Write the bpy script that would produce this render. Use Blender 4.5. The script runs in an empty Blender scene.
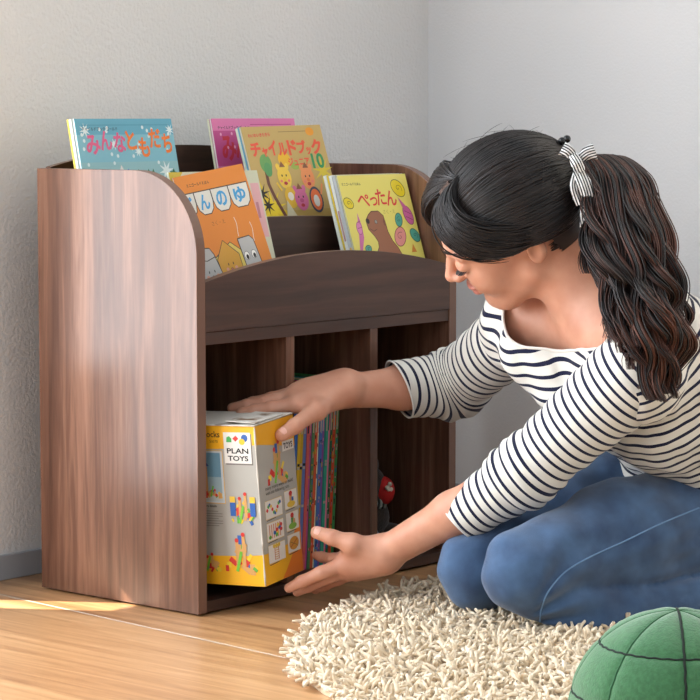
import bpy, bmesh, math, random
import numpy as np
from mathutils import Matrix, Vector
from mathutils.bvhtree import BVHTree
PI = math.pi
S = bpy.context.scene
COL = S.collection

# ------------------------------------------------------------------ camera, world, light, exposure
CAM = np.array([-2.58784, -2.49995, 0.73191])
YAW, PITCH, FOC = 0.8642, 0.0943, 2492.2
cd = bpy.data.cameras.new('camera'); cam = bpy.data.objects.new('camera', cd); COL.objects.link(cam)
cd.sensor_width = 36.0; cd.lens = FOC / 700 * 36.0; cd.clip_start = 0.05; cd.clip_end = 60
cam.location = CAM; cam.rotation_euler = (PI/2 - PITCH, 0, -YAW)
S.camera = cam
w = bpy.data.worlds.new('world'); S.world = w; w.use_nodes = True
w.node_tree.nodes['Background'].inputs[0].default_value = (0.80, 0.90, 1.0, 1)
w.node_tree.nodes['Background'].inputs[1].default_value = 0.76
def area(name, loc, target, sx, sy, power, color):
    l = bpy.data.lights.new(name, 'AREA'); l.shape = 'RECTANGLE'; l.size = sx; l.size_y = sy; l.energy = power; l.color = color
    o = bpy.data.objects.new(name, l); COL.objects.link(o); o.location = loc
    o.rotation_euler = (Vector(target) - Vector(loc)).to_track_quat('-Z', 'Y').to_euler()
    return o
area('side_window_daylight', (-3.4, -0.9, 1.5), (0.3, -0.2, 0.35), 1.8, 1.7, 27, (0.97, 0.98, 1.0))
area('overhead_fill', (-0.9, -2.4, 2.5), (0.2, -0.4, 0.3), 1.4, 1.4, 6, (1.0, 0.96, 0.90))  # added fill from above, not a lamp of the room
sl = bpy.data.lights.new('sun', 'SUN'); sl.energy = 24; sl.angle = math.radians(0.9); sl.color = (1.0, 0.93, 0.78)
sun = bpy.data.objects.new('sun', sl); COL.objects.link(sun)
SUN_EL = math.radians(33)
sd = Vector((0.54*math.cos(SUN_EL), -0.84*math.cos(SUN_EL), -math.sin(SUN_EL)))
sun.rotation_euler = sd.to_track_quat('-Z', 'Y').to_euler(); sun.location = (-2, 3, 2)
S.view_settings.view_transform = 'Standard'; S.view_settings.look = 'None'
S.view_settings.gamma = 1.0; S.view_settings.exposure = 0.0; S.view_settings.use_curve_mapping = False

# ------------------------------------------------------------------ colour and material helpers
def lin(c):
    if isinstance(c, str): c = tuple(int(c[i:i+2], 16) for i in (0, 2, 4))
    return tuple(((v/255)/12.92 if v/255 <= 0.04045 else ((v/255+0.055)/1.055)**2.4) for v in c[:3])
MATS = {}
def mat(name, c, rough=0.6, spec=0.5, metal=0.0, sheen=0.0, sss=0.0):
    if name in MATS: return MATS[name]
    m = bpy.data.materials.new(name); m.use_nodes = True
    b = m.node_tree.nodes['Principled BSDF']
    b.inputs['Base Color'].default_value = (*lin(c), 1); b.inputs['Roughness'].default_value = rough
    b.inputs['Specular IOR Level'].default_value = spec; b.inputs['Metallic'].default_value = metal
    if sheen: b.inputs['Sheen Weight'].default_value = sheen
    if sss:
        b.inputs['Subsurface Weight'].default_value = sss
        b.inputs['Subsurface Radius'].default_value = (0.012, 0.005, 0.003); b.inputs['Subsurface Scale'].default_value = 1.0
    MATS[name] = m
    return m
def paint(c, rough=0.45):
    key = 'print_' + (c if isinstance(c, str) else '%02x%02x%02x' % c)
    return mat(key + ('' if rough == 0.45 else '_matt'), c, rough, 0.4)
def nt(m):
    t = m.node_tree; return t, t.nodes, t.links, t.nodes['Principled BSDF']
def noise_mix(name, c1, c2, scale, rough=0.6, detail=4, bump=0.0, bscale=None, stretch=(1, 1, 1), coord='Object', lo=0.35, hi=0.65, dist=0.0, sheen=0.0, spec=0.5, bdist=0.002):
    if name in MATS: return MATS[name]
    m = mat(name, (128, 128, 128), rough, spec, sheen=sheen); T, N, L, B = nt(m)
    tc = N.new('ShaderNodeTexCoord'); mp = N.new('ShaderNodeMapping'); mp.inputs['Scale'].default_value = stretch
    L.new(tc.outputs[coord], mp.inputs['Vector'])
    n = N.new('ShaderNodeTexNoise'); n.inputs['Scale'].default_value = scale; n.inputs['Detail'].default_value = detail; n.inputs['Distortion'].default_value = dist
    L.new(mp.outputs[0], n.inputs['Vector'])
    r = N.new('ShaderNodeValToRGB'); r.color_ramp.elements[0].position = lo; r.color_ramp.elements[1].position = hi
    r.color_ramp.elements[0].color = (*lin(c1), 1); r.color_ramp.elements[1].color = (*lin(c2), 1)
    L.new(n.outputs['Fac'], r.inputs[0]); L.new(r.outputs[0], B.inputs['Base Color'])
    if bump:
        n2 = N.new('ShaderNodeTexNoise'); n2.inputs['Scale'].default_value = bscale or scale; n2.inputs['Detail'].default_value = 3
        L.new(mp.outputs[0], n2.inputs['Vector'])
        bp = N.new('ShaderNodeBump'); bp.inputs['Strength'].default_value = bump; bp.inputs['Distance'].default_value = bdist
        L.new(n2.outputs['Fac'], bp.inputs['Height']); L.new(bp.outputs[0], B.inputs['Normal'])
    return m
def wood(name, axis, dark, mid, light, rough=0.38, spec=0.5, seed=0.0, sc=1.0, bump=0.08):
    """long grain along axis: coarse bands, a warped cathedral figure and fine pores"""
    m = mat(name, mid, rough, spec); T, N, L, B = nt(m)
    tc = N.new('ShaderNodeTexCoord'); st = {'x': (0.055, 1, 1), 'y': (1, 0.055, 1), 'z': (1, 1, 0.055)}[axis]
    mp = N.new('ShaderNodeMapping'); mp.inputs['Scale'].default_value = st; mp.inputs['Location'].default_value = (seed, seed*1.7, seed*0.6)
    L.new(tc.outputs['Object'], mp.inputs['Vector'])
    n1 = N.new('ShaderNodeTexNoise'); n1.inputs['Scale'].default_value = 11*sc; n1.inputs['Detail'].default_value = 3; n1.inputs['Distortion'].default_value = 1.2
    n2 = N.new('ShaderNodeTexNoise'); n2.inputs['Scale'].default_value = 75*sc; n2.inputs['Detail'].default_value = 5; n2.inputs['Distortion'].default_value = 0.7
    n3 = N.new('ShaderNodeTexNoise'); n3.inputs['Scale'].default_value = 420; n3.inputs['Detail'].default_value = 2
    for n in (n1, n2, n3): L.new(mp.outputs[0], n.inputs['Vector'])
    a = N.new('ShaderNodeMath'); a.operation = 'MULTIPLY_ADD'; L.new(n2.outputs['Fac'], a.inputs[0]); a.inputs[1].default_value = 0.55
    b = N.new('ShaderNodeMath'); b.operation = 'MULTIPLY_ADD'; L.new(n1.outputs['Fac'], b.inputs[0]); b.inputs[1].default_value = 0.62
    c = N.new('ShaderNodeMath'); c.operation = 'MULTIPLY'; L.new(n3.outputs['Fac'], c.inputs[0]); c.inputs[1].default_value = 0.12
    L.new(c.outputs[0], b.inputs[2]); L.new(b.outputs[0], a.inputs[2])
    r = N.new('ShaderNodeValToRGB'); e = r.color_ramp.elements
    e[0].position = 0.47; e[0].color = (*lin(dark), 1); e[1].position = 0.82; e[1].color = (*lin(light), 1)
    x = e.new(0.64); x.color = (*lin(mid), 1)
    L.new(a.outputs[0], r.inputs[0]); L.new(r.outputs[0], B.inputs['Base Color'])
    if bump:
        bp = N.new('ShaderNodeBump'); bp.inputs['Strength'].default_value = bump; bp.inputs['Distance'].default_value = 0.001
        L.new(n2.outputs['Fac'], bp.inputs['Height']); L.new(bp.outputs[0], B.inputs['Normal'])
    return m

# ------------------------------------------------------------------ mesh helpers
class MB:
    def __init__(s): s.v = []; s.f = []; s.m = []; s.s = []; s.mats = []
    def mi(s, m):
        if m not in s.mats: s.mats.append(m)
        return s.mats.index(m)
    def add(s, v, f, m, smooth=False, M=None):
        o = len(s.v)
        if M is not None: v = [tuple(M @ Vector(p)) for p in v]
        s.v.extend([tuple(p) for p in v]); i = s.mi(m)
        for q in f: s.f.append(tuple(k+o for k in q)); s.m.append(i); s.s.append(smooth)
    def box(s, lo, hi, m, M=None):
        x0, y0, z0 = lo; x1, y1, z1 = hi
        s.add([(x0,y0,z0),(x1,y0,z0),(x1,y1,z0),(x0,y1,z0),(x0,y0,z1),(x1,y0,z1),(x1,y1,z1),(x0,y1,z1)],
              [(0,3,2,1),(4,5,6,7),(0,1,5,4),(1,2,6,5),(2,3,7,6),(3,0,4,7)], m, M=M)
    def prism(s, poly, t0, t1, m, ax='y', M=None, edge=None):
        """poly in the plane across ax, extruded from t0 to t1"""
        n = len(poly)
        def P(a, b, t): return {'x': (t, a, b), 'y': (a, t, b), 'z': (a, b, t)}[ax]
        v = [P(a, b, t0) for a, b in poly] + [P(a, b, t1) for a, b in poly]
        area_ = sum(poly[i][0]*poly[(i+1) % n][1] - poly[(i+1) % n][0]*poly[i][1] for i in range(n))
        fl = (area_ > 0) ^ (ax == 'y')
        A = tuple(range(n)); Bq = tuple(range(2*n-1, n-1, -1))
        sides = [(i, (i+1) % n, n+(i+1) % n, n+i) for i in range(n)]
        if fl: caps = [A[::-1], Bq[::-1]]
        else: caps = [A, Bq]; sides = [q[::-1] for q in sides]
        s.add(v, caps, m, M=M); 
        o = len(s.v) - 2*n; i = s.mi(edge or m)
        for q in sides: s.f.append(tuple(k+o for k in q)); s.m.append(i); s.s.append(False)
    def tube(s, path, r, m, n=8, cap=True, smooth=True, M=None, flat=1.0, up=None):
        P = [Vector(p) for p in path]; k = len(P)
        R = r if hasattr(r, '__len__') else [r]*k
        v = []; U = Vector(up) if up else None
        for i in range(k):
            t = (P[min(i+1, k-1)] - P[max(i-1, 0)]).normalized()
            if U is None: U = t.orthogonal().normalized()
            U2 = (U - t*U.dot(t))
            U = U2.normalized() if U2.length > 1e-6 else t.orthogonal().normalized()
            W = t.cross(U)
            for j in range(n):
                a = 2*PI*j/n; v.append(P[i] + (U*math.cos(a) + W*math.sin(a)*flat)*R[i])
        f = [(i*n+j, i*n+(j+1) % n, (i+1)*n+(j+1) % n, (i+1)*n+j) for i in range(k-1) for j in range(n)]
        if cap: f += [tuple(range(n-1, -1, -1)), tuple((k-1)*n+j for j in range(n))]
        s.add(v, f, m, smooth, M)
    def ellipsoid(s, c, r, m, seg=24, rings=14, M=None, rot=None):
        v = []; f = []
        for i in range(rings+1):
            t = PI*i/rings
            for j in range(seg):
                a = 2*PI*j/seg; q = Vector((r[0]*math.sin(t)*math.cos(a), r[1]*math.sin(t)*math.sin(a), r[2]*math.cos(t)))
                if rot is not None: q = rot @ q
                v.append(q + Vector(c))
        for i in range(rings):
            for j in range(seg): f.append((i*seg+j, (i+1)*seg+j, (i+1)*seg+(j+1) % seg, i*seg+(j+1) % seg))
        s.add(v, f, m, True, M)
    def text(s, body, M, w, m, bold=0.0, size_h=None):
        """lettering lying in local x-z, starting at M's origin and w wide"""
        cu = bpy.data.curves.new('t', 'FONT'); cu.body = body; cu.size = 1.0; cu.offset = bold; cu.extrude = 0.0; cu.resolution_u = 3
        o = bpy.data.objects.new('t', cu); COL.objects.link(o); bpy.context.view_layer.update()
        me = bpy.data.meshes.new_from_object(o.evaluated_get(bpy.context.evaluated_depsgraph_get()))
        co = np.zeros(len(me.vertices)*3); me.vertices.foreach_get('co', co); co = co.reshape(-1, 3)
        fs = [tuple(p.vertices) for p in me.polygons]
        bpy.data.objects.remove(o); bpy.data.curves.remove(cu); bpy.data.meshes.remove(me)
        if len(co) == 0: return
        x0, x1 = co[:, 0].min(), co[:, 0].max(); y0, y1 = co[:, 1].min(), co[:, 1].max(); k = w/(x1-x0)
        kz = k if size_h is None else size_h/(y1-y0)
        s.add([((p[0]-x0)*k, 0, (p[1]-y0)*kz) for p in co], fs, m, M=M)
    def build(s, name, parent=None, bevel=0.0, loc=None):
        me = bpy.data.meshes.new(name); me.from_pydata([tuple(p) for p in s.v], [], s.f)
        for m in s.mats: me.materials.append(m)
        me.polygons.foreach_set('material_index', s.m); me.polygons.foreach_set('use_smooth', s.s); me.update()
        if bevel:
            bm = bmesh.new(); bm.from_mesh(me)
            es = [e for e in bm.edges if len(e.link_faces) == 2 and e.calc_face_angle(0) > 0.6]
            bmesh.ops.bevel(bm, geom=es, offset=bevel, segments=2, affect='EDGES', profile=0.5); bm.to_mesh(me); bm.free()
        o = bpy.data.objects.new(name, me); COL.objects.link(o)
        if parent: o.parent = parent
        if loc is not None: o.location = loc
        return o
def tag(o, label=None, cat=None, group=None, kind=None):
    for k, v in (('label', label), ('category', cat), ('group', group), ('kind', kind)):
        if v: o[k] = v
    return o
def thing(name, label, cat, M=None, group=None):
    o = bpy.data.objects.new(name, None); COL.objects.link(o); o.empty_display_size = 0.05
    if M is not None: o.matrix_world = M
    return tag(o, label, cat, group)
def np_mesh(name, v, f, mats, parent=None, smooth=True, mi=None, kind=None):
    """v (n,3), f (m,4) or (m,3)"""
    me = bpy.data.meshes.new(name); v = np.asarray(v, np.float32); f = np.asarray(f, np.int32); k = f.shape[1]
    me.vertices.add(len(v)); me.vertices.foreach_set('co', v.ravel())
    me.loops.add(f.size); me.loops.foreach_set('vertex_index', f.ravel())
    me.polygons.add(len(f)); me.polygons.foreach_set('loop_start', np.arange(0, f.size, k, dtype=np.int32))
    for m in mats: me.materials.append(m)
    if mi is not None: me.polygons.foreach_set('material_index', np.asarray(mi, np.int32))
    me.polygons.foreach_set('use_smooth', np.full(len(f), smooth)); me.update(calc_edges=True); me.validate()
    o = bpy.data.objects.new(name, me); COL.objects.link(o)
    if parent: o.parent = parent
    if kind: o['kind'] = kind
    return o

# ------------------------------------------------------------------ materials of the room
M_WALL = noise_mix('wallpaper', (216, 216, 214), (221, 220, 218), 3, 0.85, 1, bump=0.6, bscale=150, spec=0.3, bdist=0.004)
M_WALL2 = noise_mix('wallpaper_smooth', (218, 218, 217), (222, 221, 220), 3, 0.85, 1, bump=0.3, bscale=210, spec=0.3, bdist=0.002)
M_BASEB = mat('vinyl_skirting', (158, 159, 162), 0.5)
def floor_mat():
    m = wood('oak_floor', 'y', (146, 102, 66), (178, 133, 91), (200, 156, 112), 0.30, 0.5, seed=2.3, sc=0.9, bump=0.05); return m
M_FLOOR = floor_mat()
M_SEAM = mat('floor_groove', (230, 219, 202), 0.25, 0.8)
WD = dict(dark=(62, 38, 29), mid=(96, 62, 48), light=(132, 92, 74))
M_WZ = wood('walnut_upright_lit', 'z', (76, 49, 37), (100, 68, 52), (134, 96, 76), rough=0.27, spec=.5, seed=1.0, sc=.8, bump=.03)  # lighter copy of the walnut, side light put into its colour
M_WX = wood('walnut_across_shaded', 'x', (50, 31, 24), (66, 43, 34), (82, 55, 43), rough=0.42, seed=4.0)  # same walnut darkened, the front's shade put into its colour
M_WY = wood('walnut_deep', 'y', (70, 46, 36), (90, 61, 49), (108, 76, 61), rough=0.42, seed=6.0)
M_EDGE = mat('walnut_edge_band', (112, 82, 68), 0.4)

# ------------------------------------------------------------------ the room
YB, XR = 0.44, 1.082
g = MB(); g.box((-4.5, -4.5, -0.05), (XR+0.1, YB+0.1, 0), M_FLOOR); fl = g.build('floor'); tag(fl, kind='structure')
g = MB()
ang = math.radians(4.5)
for x in (-0.108, 0.064, -0.95, -1.8, 0.93):
    p0 = Vector((x + math.tan(ang)*0.5, YB-0.012, 0)); p1 = Vector((x - math.tan(ang)*4.0, -4.2, 0))
    if p0.x > XR-0.01: continue
    if abs(x-0.064) < .001: p1 = Vector((0.050, 0.31, 0))
    wd = 0.0017
    g.add([(p0.x-wd, p0.y, 0.0004), (p0.x+wd, p0.y, 0.0004), (p1.x+wd, p1.y, 0.0004), (p1.x-wd, p1.y, 0.0004)], [(3, 2, 1, 0)], M_SEAM)
sm_ = g.build('trim_1'); tag(sm_, kind='structure')
# back wall, closed but for an unseen low slot shaped to throw the sun band
WX0, WX1, WZ1 = -0.290, -0.165, 0.285
g = MB(); T = 0.06
g.box((-0.0+WX1, YB, 0), (XR+0.1, YB+T, 2.45), M_WALL); g.box((-4.5, YB, 0), (WX0, YB+T, 2.45), M_WALL); g.box((WX0, YB, WZ1), (WX1, YB+T, 2.45), M_WALL)
tag(g.build('wall_back'), kind='structure')
wn = MB()
for q in ((-2.00, .08, -1.94, 2.10), (-.16, .0, -.10, 2.10), (-2.00, .08, -.30, .12), (-2.00, 2.05, -.10, 2.10)): wn.box((q[0], YB-.03, q[1]), (q[2], YB-.0005, q[3]), mat('window_frame_white', (225, 225, 225), .5))
wn.box((-.345, YB-.02, .12), (-.325, YB-.013, 2.05), mat('window_frame_white', (225, 225, 225), .5))
wo = wn.build('window_1'); tag(wo, kind='structure')
BLIND = mat('glowing_roller_blind', (235, 235, 232), .8); eb = BLIND.node_tree.nodes['Principled BSDF']; eb.inputs['Emission Color'].default_value = (0.86, 0.93, 1.0, 1); eb.inputs['Emission Strength'].default_value = 8.4  # the blind's own glow stands in for daylight; the wall behind is closed
wn = MB(); wn.box((-1.94, YB-.012, .12), (-.30, YB-.001, 2.05), BLIND); wn.box((-.30, YB-.012, .33), (-.16, YB-.001, 2.05), BLIND); wb = wn.build('window_blind', wo)
g = MB(); g.box((XR, -4.5, 0), (XR+0.1, YB, 2.45), M_WALL2); tag(g.build('wall_right'), kind='structure')
g = MB(); g.box((WX1, YB-0.007, 0), (XR, YB, 0.04), M_BASEB); tag(g.build('baseboard_back', bevel=0.0015), kind='structure')
g = MB(); g.box((XR-0.007, -4.5, 0), (XR, YB-0.007, 0.04), M_BASEB); tag(g.build('baseboard_right', bevel=0.0015), kind='structure')

# ------------------------------------------------------------------ the bookcase
W, D, H, TH = 0.608, 0.337, 0.65, 0.018
bc = thing('bookcase', 'low walnut-brown open bookcase with rounded side panels, sloping top tiers and three cubbies', 'bookcase', Matrix.Translation((W/2, D/2, 0)))
OFF = Vector((-W/2, -D/2, 0)); MO = Matrix.Translation(OFF)
def side_poly():
    p = [(D, 0.003), (D, H)]
    n = 22; a, b = 0.128, 0.122
    for i in range(n+1):
        t = i/n*PI/2; p.append((a - a*math.sin(t)**1.0, H - b + b*math.cos(t)))
    p.append((0, 0.003)); return p
for x in (0, W-TH):
    g = MB(); g.prism(side_poly(), x, x+TH, M_WZ, 'x', M=MO, edge=M_EDGE); g.build('side_panel', bc, bevel=0.0007)
def arch(x0, x1, z0, zl, zm, zr=None, n=24):
    zr = zr if zr is not None else zl
    p = [(x0, z0)]
    for i in range(n+1):
        t = i/n; p.append((x0+(x1-x0)*t, zl*(1-t)+zr*t + (zm-(zl+zr)/2)*4*t*(1-t)))
    p.append((x1, z0)); return p
X0, X1 = TH, W-TH
g = MB(); g.prism(arch(X0, X1, 0.4166, 0.489, 0.523), 0.0, 0.015, M_WX, 'y', M=MO, edge=M_EDGE); g.build('front_panel', bc, bevel=0.0006)
g = MB(); g.prism(arch(X0, X1, 0.4166, 0.556, 0.573), 0.113, 0.128, M_WX, 'y', M=MO, edge=M_EDGE); g.build('tier_panel', bc, bevel=0.0006)
g = MB(); g.prism(arch(X0, X1, 0.4166, 0.616, 0.632), 0.226, 0.241, M_WX, 'y', M=MO, edge=M_EDGE); g.build('tier_panel', bc, bevel=0.0006)
g = MB(); g.prism(arch(X0, X1, 0.003, 0.652, 0.683), 0.325, 0.337, M_WX, 'y', M=MO, edge=M_EDGE); g.build('back_panel', bc, bevel=0.0006)
g = MB(); g.box((X0, 0.002, 0.3975), (X1, 0.325, 0.4162), M_WX, M=MO); g.build('shelf_board', bc, bevel=0.0006)
g = MB(); g.box((X0, 0.128, 0.47), (X1, 0.226, 0.485), M_WX, M=MO); g.build('step_board', bc)
g = MB(); g.box((X0, 0.241, 0.535), (X1, 0.325, 0.55), M_WX, M=MO); g.build('step_board', bc)
g = MB(); g.box((X0, 0.001, 0.004), (X1, 0.325, 0.020), M_WX, M=MO); g.build('bottom_board', bc, bevel=0.0006)
cw = (X1-X0-2*TH)/3
for k in (1, 2):
    x = X0 + k*cw + (k-1)*TH
    g = MB(); g.box((x, 0.003, 0.020), (x+TH, 0.325, 0.3975), M_WZ, M=MO); g.build('divider', bc, bevel=0.0006)

# ------------------------------------------------------------------ picture books
class Art:
    """flat printed pictures on a cover; u right, v up, in metres from the lower left corner"""
    def __init__(s): s.g = MB(); s.n = 0
    def layer(s): s.n += 1; return -0.0002 - 0.00001*s.n
    def poly(s, pts, c):
        y = s.layer(); n = len(pts)
        a = sum(pts[i][0]*pts[(i+1) % n][1] - pts[(i+1) % n][0]*pts[i][1] for i in range(n))
        if a < 0: pts = pts[::-1]
        s.g.add([(u, y, v) for u, v in pts], [tuple(range(n))], paint(c))
    def rect(s, u0, v0, u1, v1, c): s.poly([(u0, v0), (u1, v0), (u1, v1), (u0, v1)], c)
    def ell(s, u, v, a, b, c, rot=0, out=None, ow=0.0011, clip=None, n=24):
        def ring(a, b):
            r = []
            for i in range(n):
                t = 2*PI*i/n; x, z = a*math.cos(t), b*math.sin(t)
                q = (u + x*math.cos(rot) - z*math.sin(rot), v + x*math.sin(rot) + z*math.cos(rot))
                if clip is not None: q = (q[0], max(q[1], clip))
                r.append(q)
            return r
        if out: s.poly(ring(a+ow, b+ow), out)
        s.poly(ring(a, b), c)
    def line(s, pts, wd, c, M=None):
        y = s.layer(); L = []; R = []
        for i, (u, v) in enumerate(pts):
            a = pts[max(i-1, 0)]; b = pts[min(i+1, len(pts)-1)]; d = Vector((b[0]-a[0], b[1]-a[1])); d.normalize(); nx, nz = -d.y*wd/2, d.x*wd/2
            L.append((u+nx, y, v+nz)); R.append((u-nx, y, v-nz))
        n = len(pts); s.g.add(L + R, [(n+i, n+i+1, i+1, i) for i in range(n-1)], paint(c))
    def out_poly(s, pts, c, oc, ow=0.001):
        s.poly(pts, c); s.line(pts + pts[:1], ow, oc)
    def text(s, body, u, v, wd, c, rot=0, bold=0.0, h=None):
        s.g.text(body, Matrix.Translation((u, s.layer(), v)) @ Matrix.Rotation(-rot, 4, 'Y'), wd, paint(c), bold, h)
    def star(s, u, v, r, c, k=8, q=0.35, rot=0.2):
        s.poly([(u + (r if i % 2 == 0 else r*q)*math.cos(PI*i/k+rot), v + (r if i % 2 == 0 else r*q)*math.sin(PI*i/k+rot)) for i in range(2*k)], c)
PAGES = mat('paper_pages', (226, 222, 208), 0.8)
def book(label, o, lean, wd, h, t, cover, art=None, rot=0.0, spine=None, group=None, back=None, yaw=0.0, name='picture_book', r_corner=0.0):
    M = Matrix.Translation(o) @ Matrix.Rotation(yaw, 4, 'Z') @ Matrix.Rotation(-math.radians(lean), 4, 'X') @ Matrix.Rotation(-rot, 4, 'Y')
    b = thing(name, label, 'book', M, group)
    cm = paint(cover); sp = paint(spine) if spine else cm; c = 0.0008
    g = MB(); g.box((0, 0, 0), (wd, c, h), cm); g.box((0, t-c, 0), (wd, t, h), paint(back) if back else cm); g.box((0, c, 0), (c, t-c, h), sp); g.build('cover', b)
    g = MB(); g.box((c, c, 0.0015), (wd-0.0015, t-c, h-0.0015), PAGES); g.build('pages', b)
    if art:
        A = Art(); art(A, wd, h); A.g.build('cover_picture', b)
    return b
rnd = random.Random(5)
def art_blue(A, w, h):
    A.rect(0, 0, w, h, '7fb7c4'); A.rect(0, h*0.86, w, h, '62a6bb')
    A.rect(0, 0, w, h*0.62, '8fb9bd'); A.rect(0, 0, w, h*0.42, '9dbcb8')
    for i in range(34):
        A.ell(rnd.uniform(.01, w-.008), rnd.uniform(h*.3, h-.01), .0026, .003, 'd9e6e4', n=12)
    for u, v, r in ((.018, h-.018, .012), (.075, h-.040, .010), (.200, h-.018, .010), (.180, h-.083, .017), (.125, h-.052, .009)): A.star(u, v, r, 'dbe8e6')
    A.line([(.012, h-.010), (w-.008, h-.010)], .0012, '4d93a8')
    A.text('チャイルドブック ゴールド', .012, h-.019, .075, '2a2f35', bold=.012)
    for ch, u, v, wd, r, c in (('み', .016, h-.056, .030, 0, 'dc6088'), ('ん', .047, h-.050, .025, .05, 'dc6088'), ('な', .074, h-.052, .026, -.05, 'dc6088'), ('と', .104, h-.050, .020, .1, 'ee7a2c'), ('も', .126, h-.060, .024, -.05, 'ee7a2c'), ('だ', .152, h-.047, .026, 0, 'ee7a2c'), ('ち', .181, h-.055, .020, .05, 'ee7a2c')):
        A.text(ch, u, v, wd, c, rot=r, bold=.03, h=.031)
    A.ell(.060, h-.112, .034, .022, 'eef0ee', out='c9d2d2'); A.ell(.112, h-.112, .030, .022, 'f2f2ef', out='c9d2d2'); A.poly([(.075, h-.09), (.083, h-.072), (.093, h-.09)], 'e2ddd6')
    A.poly([(.088, h-.090), (.097, h-.078), (.106, h-.090), (.097, h-.103)], '2c6fc0'); A.poly([(.12, h-.09), (.13, h-.082), (.127, h-.095)], 'e4682a')
    for u in (.030, .118, .140, .150, .195): A.star(u, h-.088, .009, '2f6e46', 5, .5)
    A.ell(.128, h-.106, .003, .004, '222222', n=12); A.ell(.103, h-.106, .003, .004, '222222', n=12); A.ell(.200, h-.108, .010, .014, 'e4e6e0', out='6b8a78')
def art_pink(A, w, h):
    A.rect(0, 0, w, h, 'c34f8c'); A.rect(0, h-.020, w, h, 'dd7bab'); A.rect(0, 0, w, .1, 'd67fae')
    A.text('チャイルドブック ゴールド', .012, h-.018, .075, '2a2a30', bold=.012); A.line([(.09, h-.010), (w-.01, h-.010)], .001, 'a83b74')
    A.text('み', .014, h-.070, .034, 'c93044', bold=.035, h=.042); A.text('ん', .046, h-.066, .030, 'c93044', bold=.035, h=.038); A.text('な', .080, h-.068, .030, 'c93044', bold=.035, h=.038)
    for i in range(16): A.ell(rnd.uniform(.01, w-.01), rnd.uniform(h-.13, h-.02), .0022, .0026, 'e8a6c8', n=12)
    A.ell(.03, h-.115, .03, .022, 'e07fb0'); A.ell(.075, h-.115, .03, .026, 'e690bb'); A.ell(.045, h-.145, .03, .022, 'b9b6b8', out='4a3a3c'); A.ell(.02, h-.14, .006, .006, '2a2a2c', n=12)
def art_junior(A, w, h):
    A.rect(0, 0, w, h, 'c0a464'); A.rect(0, 0, w, h*.40, 'b89a55')
    A.poly([(0, 0), (.075, 0), (.060, .095), (.030, .108), (.010, .150), (0, .160)], 'dcbf30'); A.star(.030, .100, .034, 'e6cc2e', 9, .3); A.star(.012, .125, .020, '26221f', 8, .28); A.star(.020, .105, .016, '26221f', 7, .3)
    A.star(w-.020, .158, .026, 'd8c137', 9, .3); A.line([(.034, .165), (.033, .140), (.040, .118), (.055, .085)], .007, '6a4136')
    A.ell(.038, .174, .014, .016, '6ca05a'); A.ell(.040, .164, .009, .012, '5a9a5e'); A.ell(.084, .180, .015, .012, 'e8b52c'); A.ell(.107, .168, .011, .006, '9bb04e')
    A.text('わいわいきらきら', .012, h-.018, .052, 'd6393f', rot=.03, bold=.03); A.line([(.085, h-.010), (w-.030, h-.010)], .0009, '7d6b40'); A.ell(w-.030, h-.011, .010, .007, 'e0962c')
    for ch, u, wd, hh, dv in (('チ', .010, .024, .024, 0), ('ャ', .036, .014, .016, -.001), ('イ', .052, .020, .026, .001), ('ル', .075, .022, .022, 0), ('ド', .099, .022, .026, 0), ('ブ', .122, .022, .023, .002), ('ッ', .143, .012, .013, 0), ('ク', .157, .025, .026, 0)):
        A.text(ch, u, h-.050+dv, wd, 'e2553c', bold=.045, h=hh)
    A.text('ジュニア', .092, h-.068, .052, 'e2553c', bold=.03, h=.014); A.text('10', .150, h-.074, .030, '2f8f55', bold=.03, h=.026)
    for (u, v, c, c2) in ((.074, .150, 'efc94a', 'e8c23a'), (.130, .147, 'e8935a', 'e07a3e'), (.102, .112, 'd16c98', 'c8568a')):
        A.ell(u-.010, v+.017, .005, .007, c, rot=.4, n=12); A.ell(u+.010, v+.017, .005, .007, c, rot=-.4, n=12)
        A.ell(u, v, .016, .019, c, out=None); A.ell(u-.009, v-.006, .003, .0025, 'e8806c', n=12); A.ell(u+.009, v-.006, .003, .0025, 'e8806c', n=12)
        A.ell(u-.005, v+.003, .0015, .002, '2c2320', n=10); A.ell(u+.005, v+.003, .0015, .002, '2c2320', n=10); A.ell(u, v-.003, .004, .003, c2, n=12); A.ell(u, v-.010, .0045, .003, 'b8323c', n=12)
        A.poly([(u-.007, v+.017), (u, v+.027), (u+.007, v+.017)], '8a5a3c')
    A.ell(.078, .116, .014, .018, 'e6b93a'); A.ell(.078, .118, .007, .007, 'efe7d6'); A.ell(.138, .110, .016, .022, '3c4456'); A.ell(.138, .110, .013, .018, 'e4713a'); A.ell(.138, .108, .007, .010, 'd9d8d2')
    A.ell(.102, .112, .016, .017, 'd16c98'); A.ell(.096, .116, .0015, .002, '2c2320', n=10); A.ell(.107, .116, .0015, .002, '2c2320', n=10); A.ell(.102, .110, .005, .0035, 'b94f80', n=12); A.ell(.102, .102, .0045, .003, 'b8323c', n=12)
    A.line([(.060, .128), (.052, .142)], .004, 'efc94a'); A.line([(.152, .118), (.160, .136)], .004, 'e8935a')
    A.poly([(.055, .075), (.066, .112), (.088, .075)], 'd8cfae')
def shell(A, u, v, r, c, o, rot=0):
    A.ell(u, v, r, r*.72, c, rot, out=o, ow=.0013); A.line([(u + r*.62*math.exp(-t*.28)*math.cos(t+rot), v + r*.5*math.exp(-t*.28)*math.sin(t+rot)) for t in np.linspace(0, 8, 26)], .0009, o)
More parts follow.
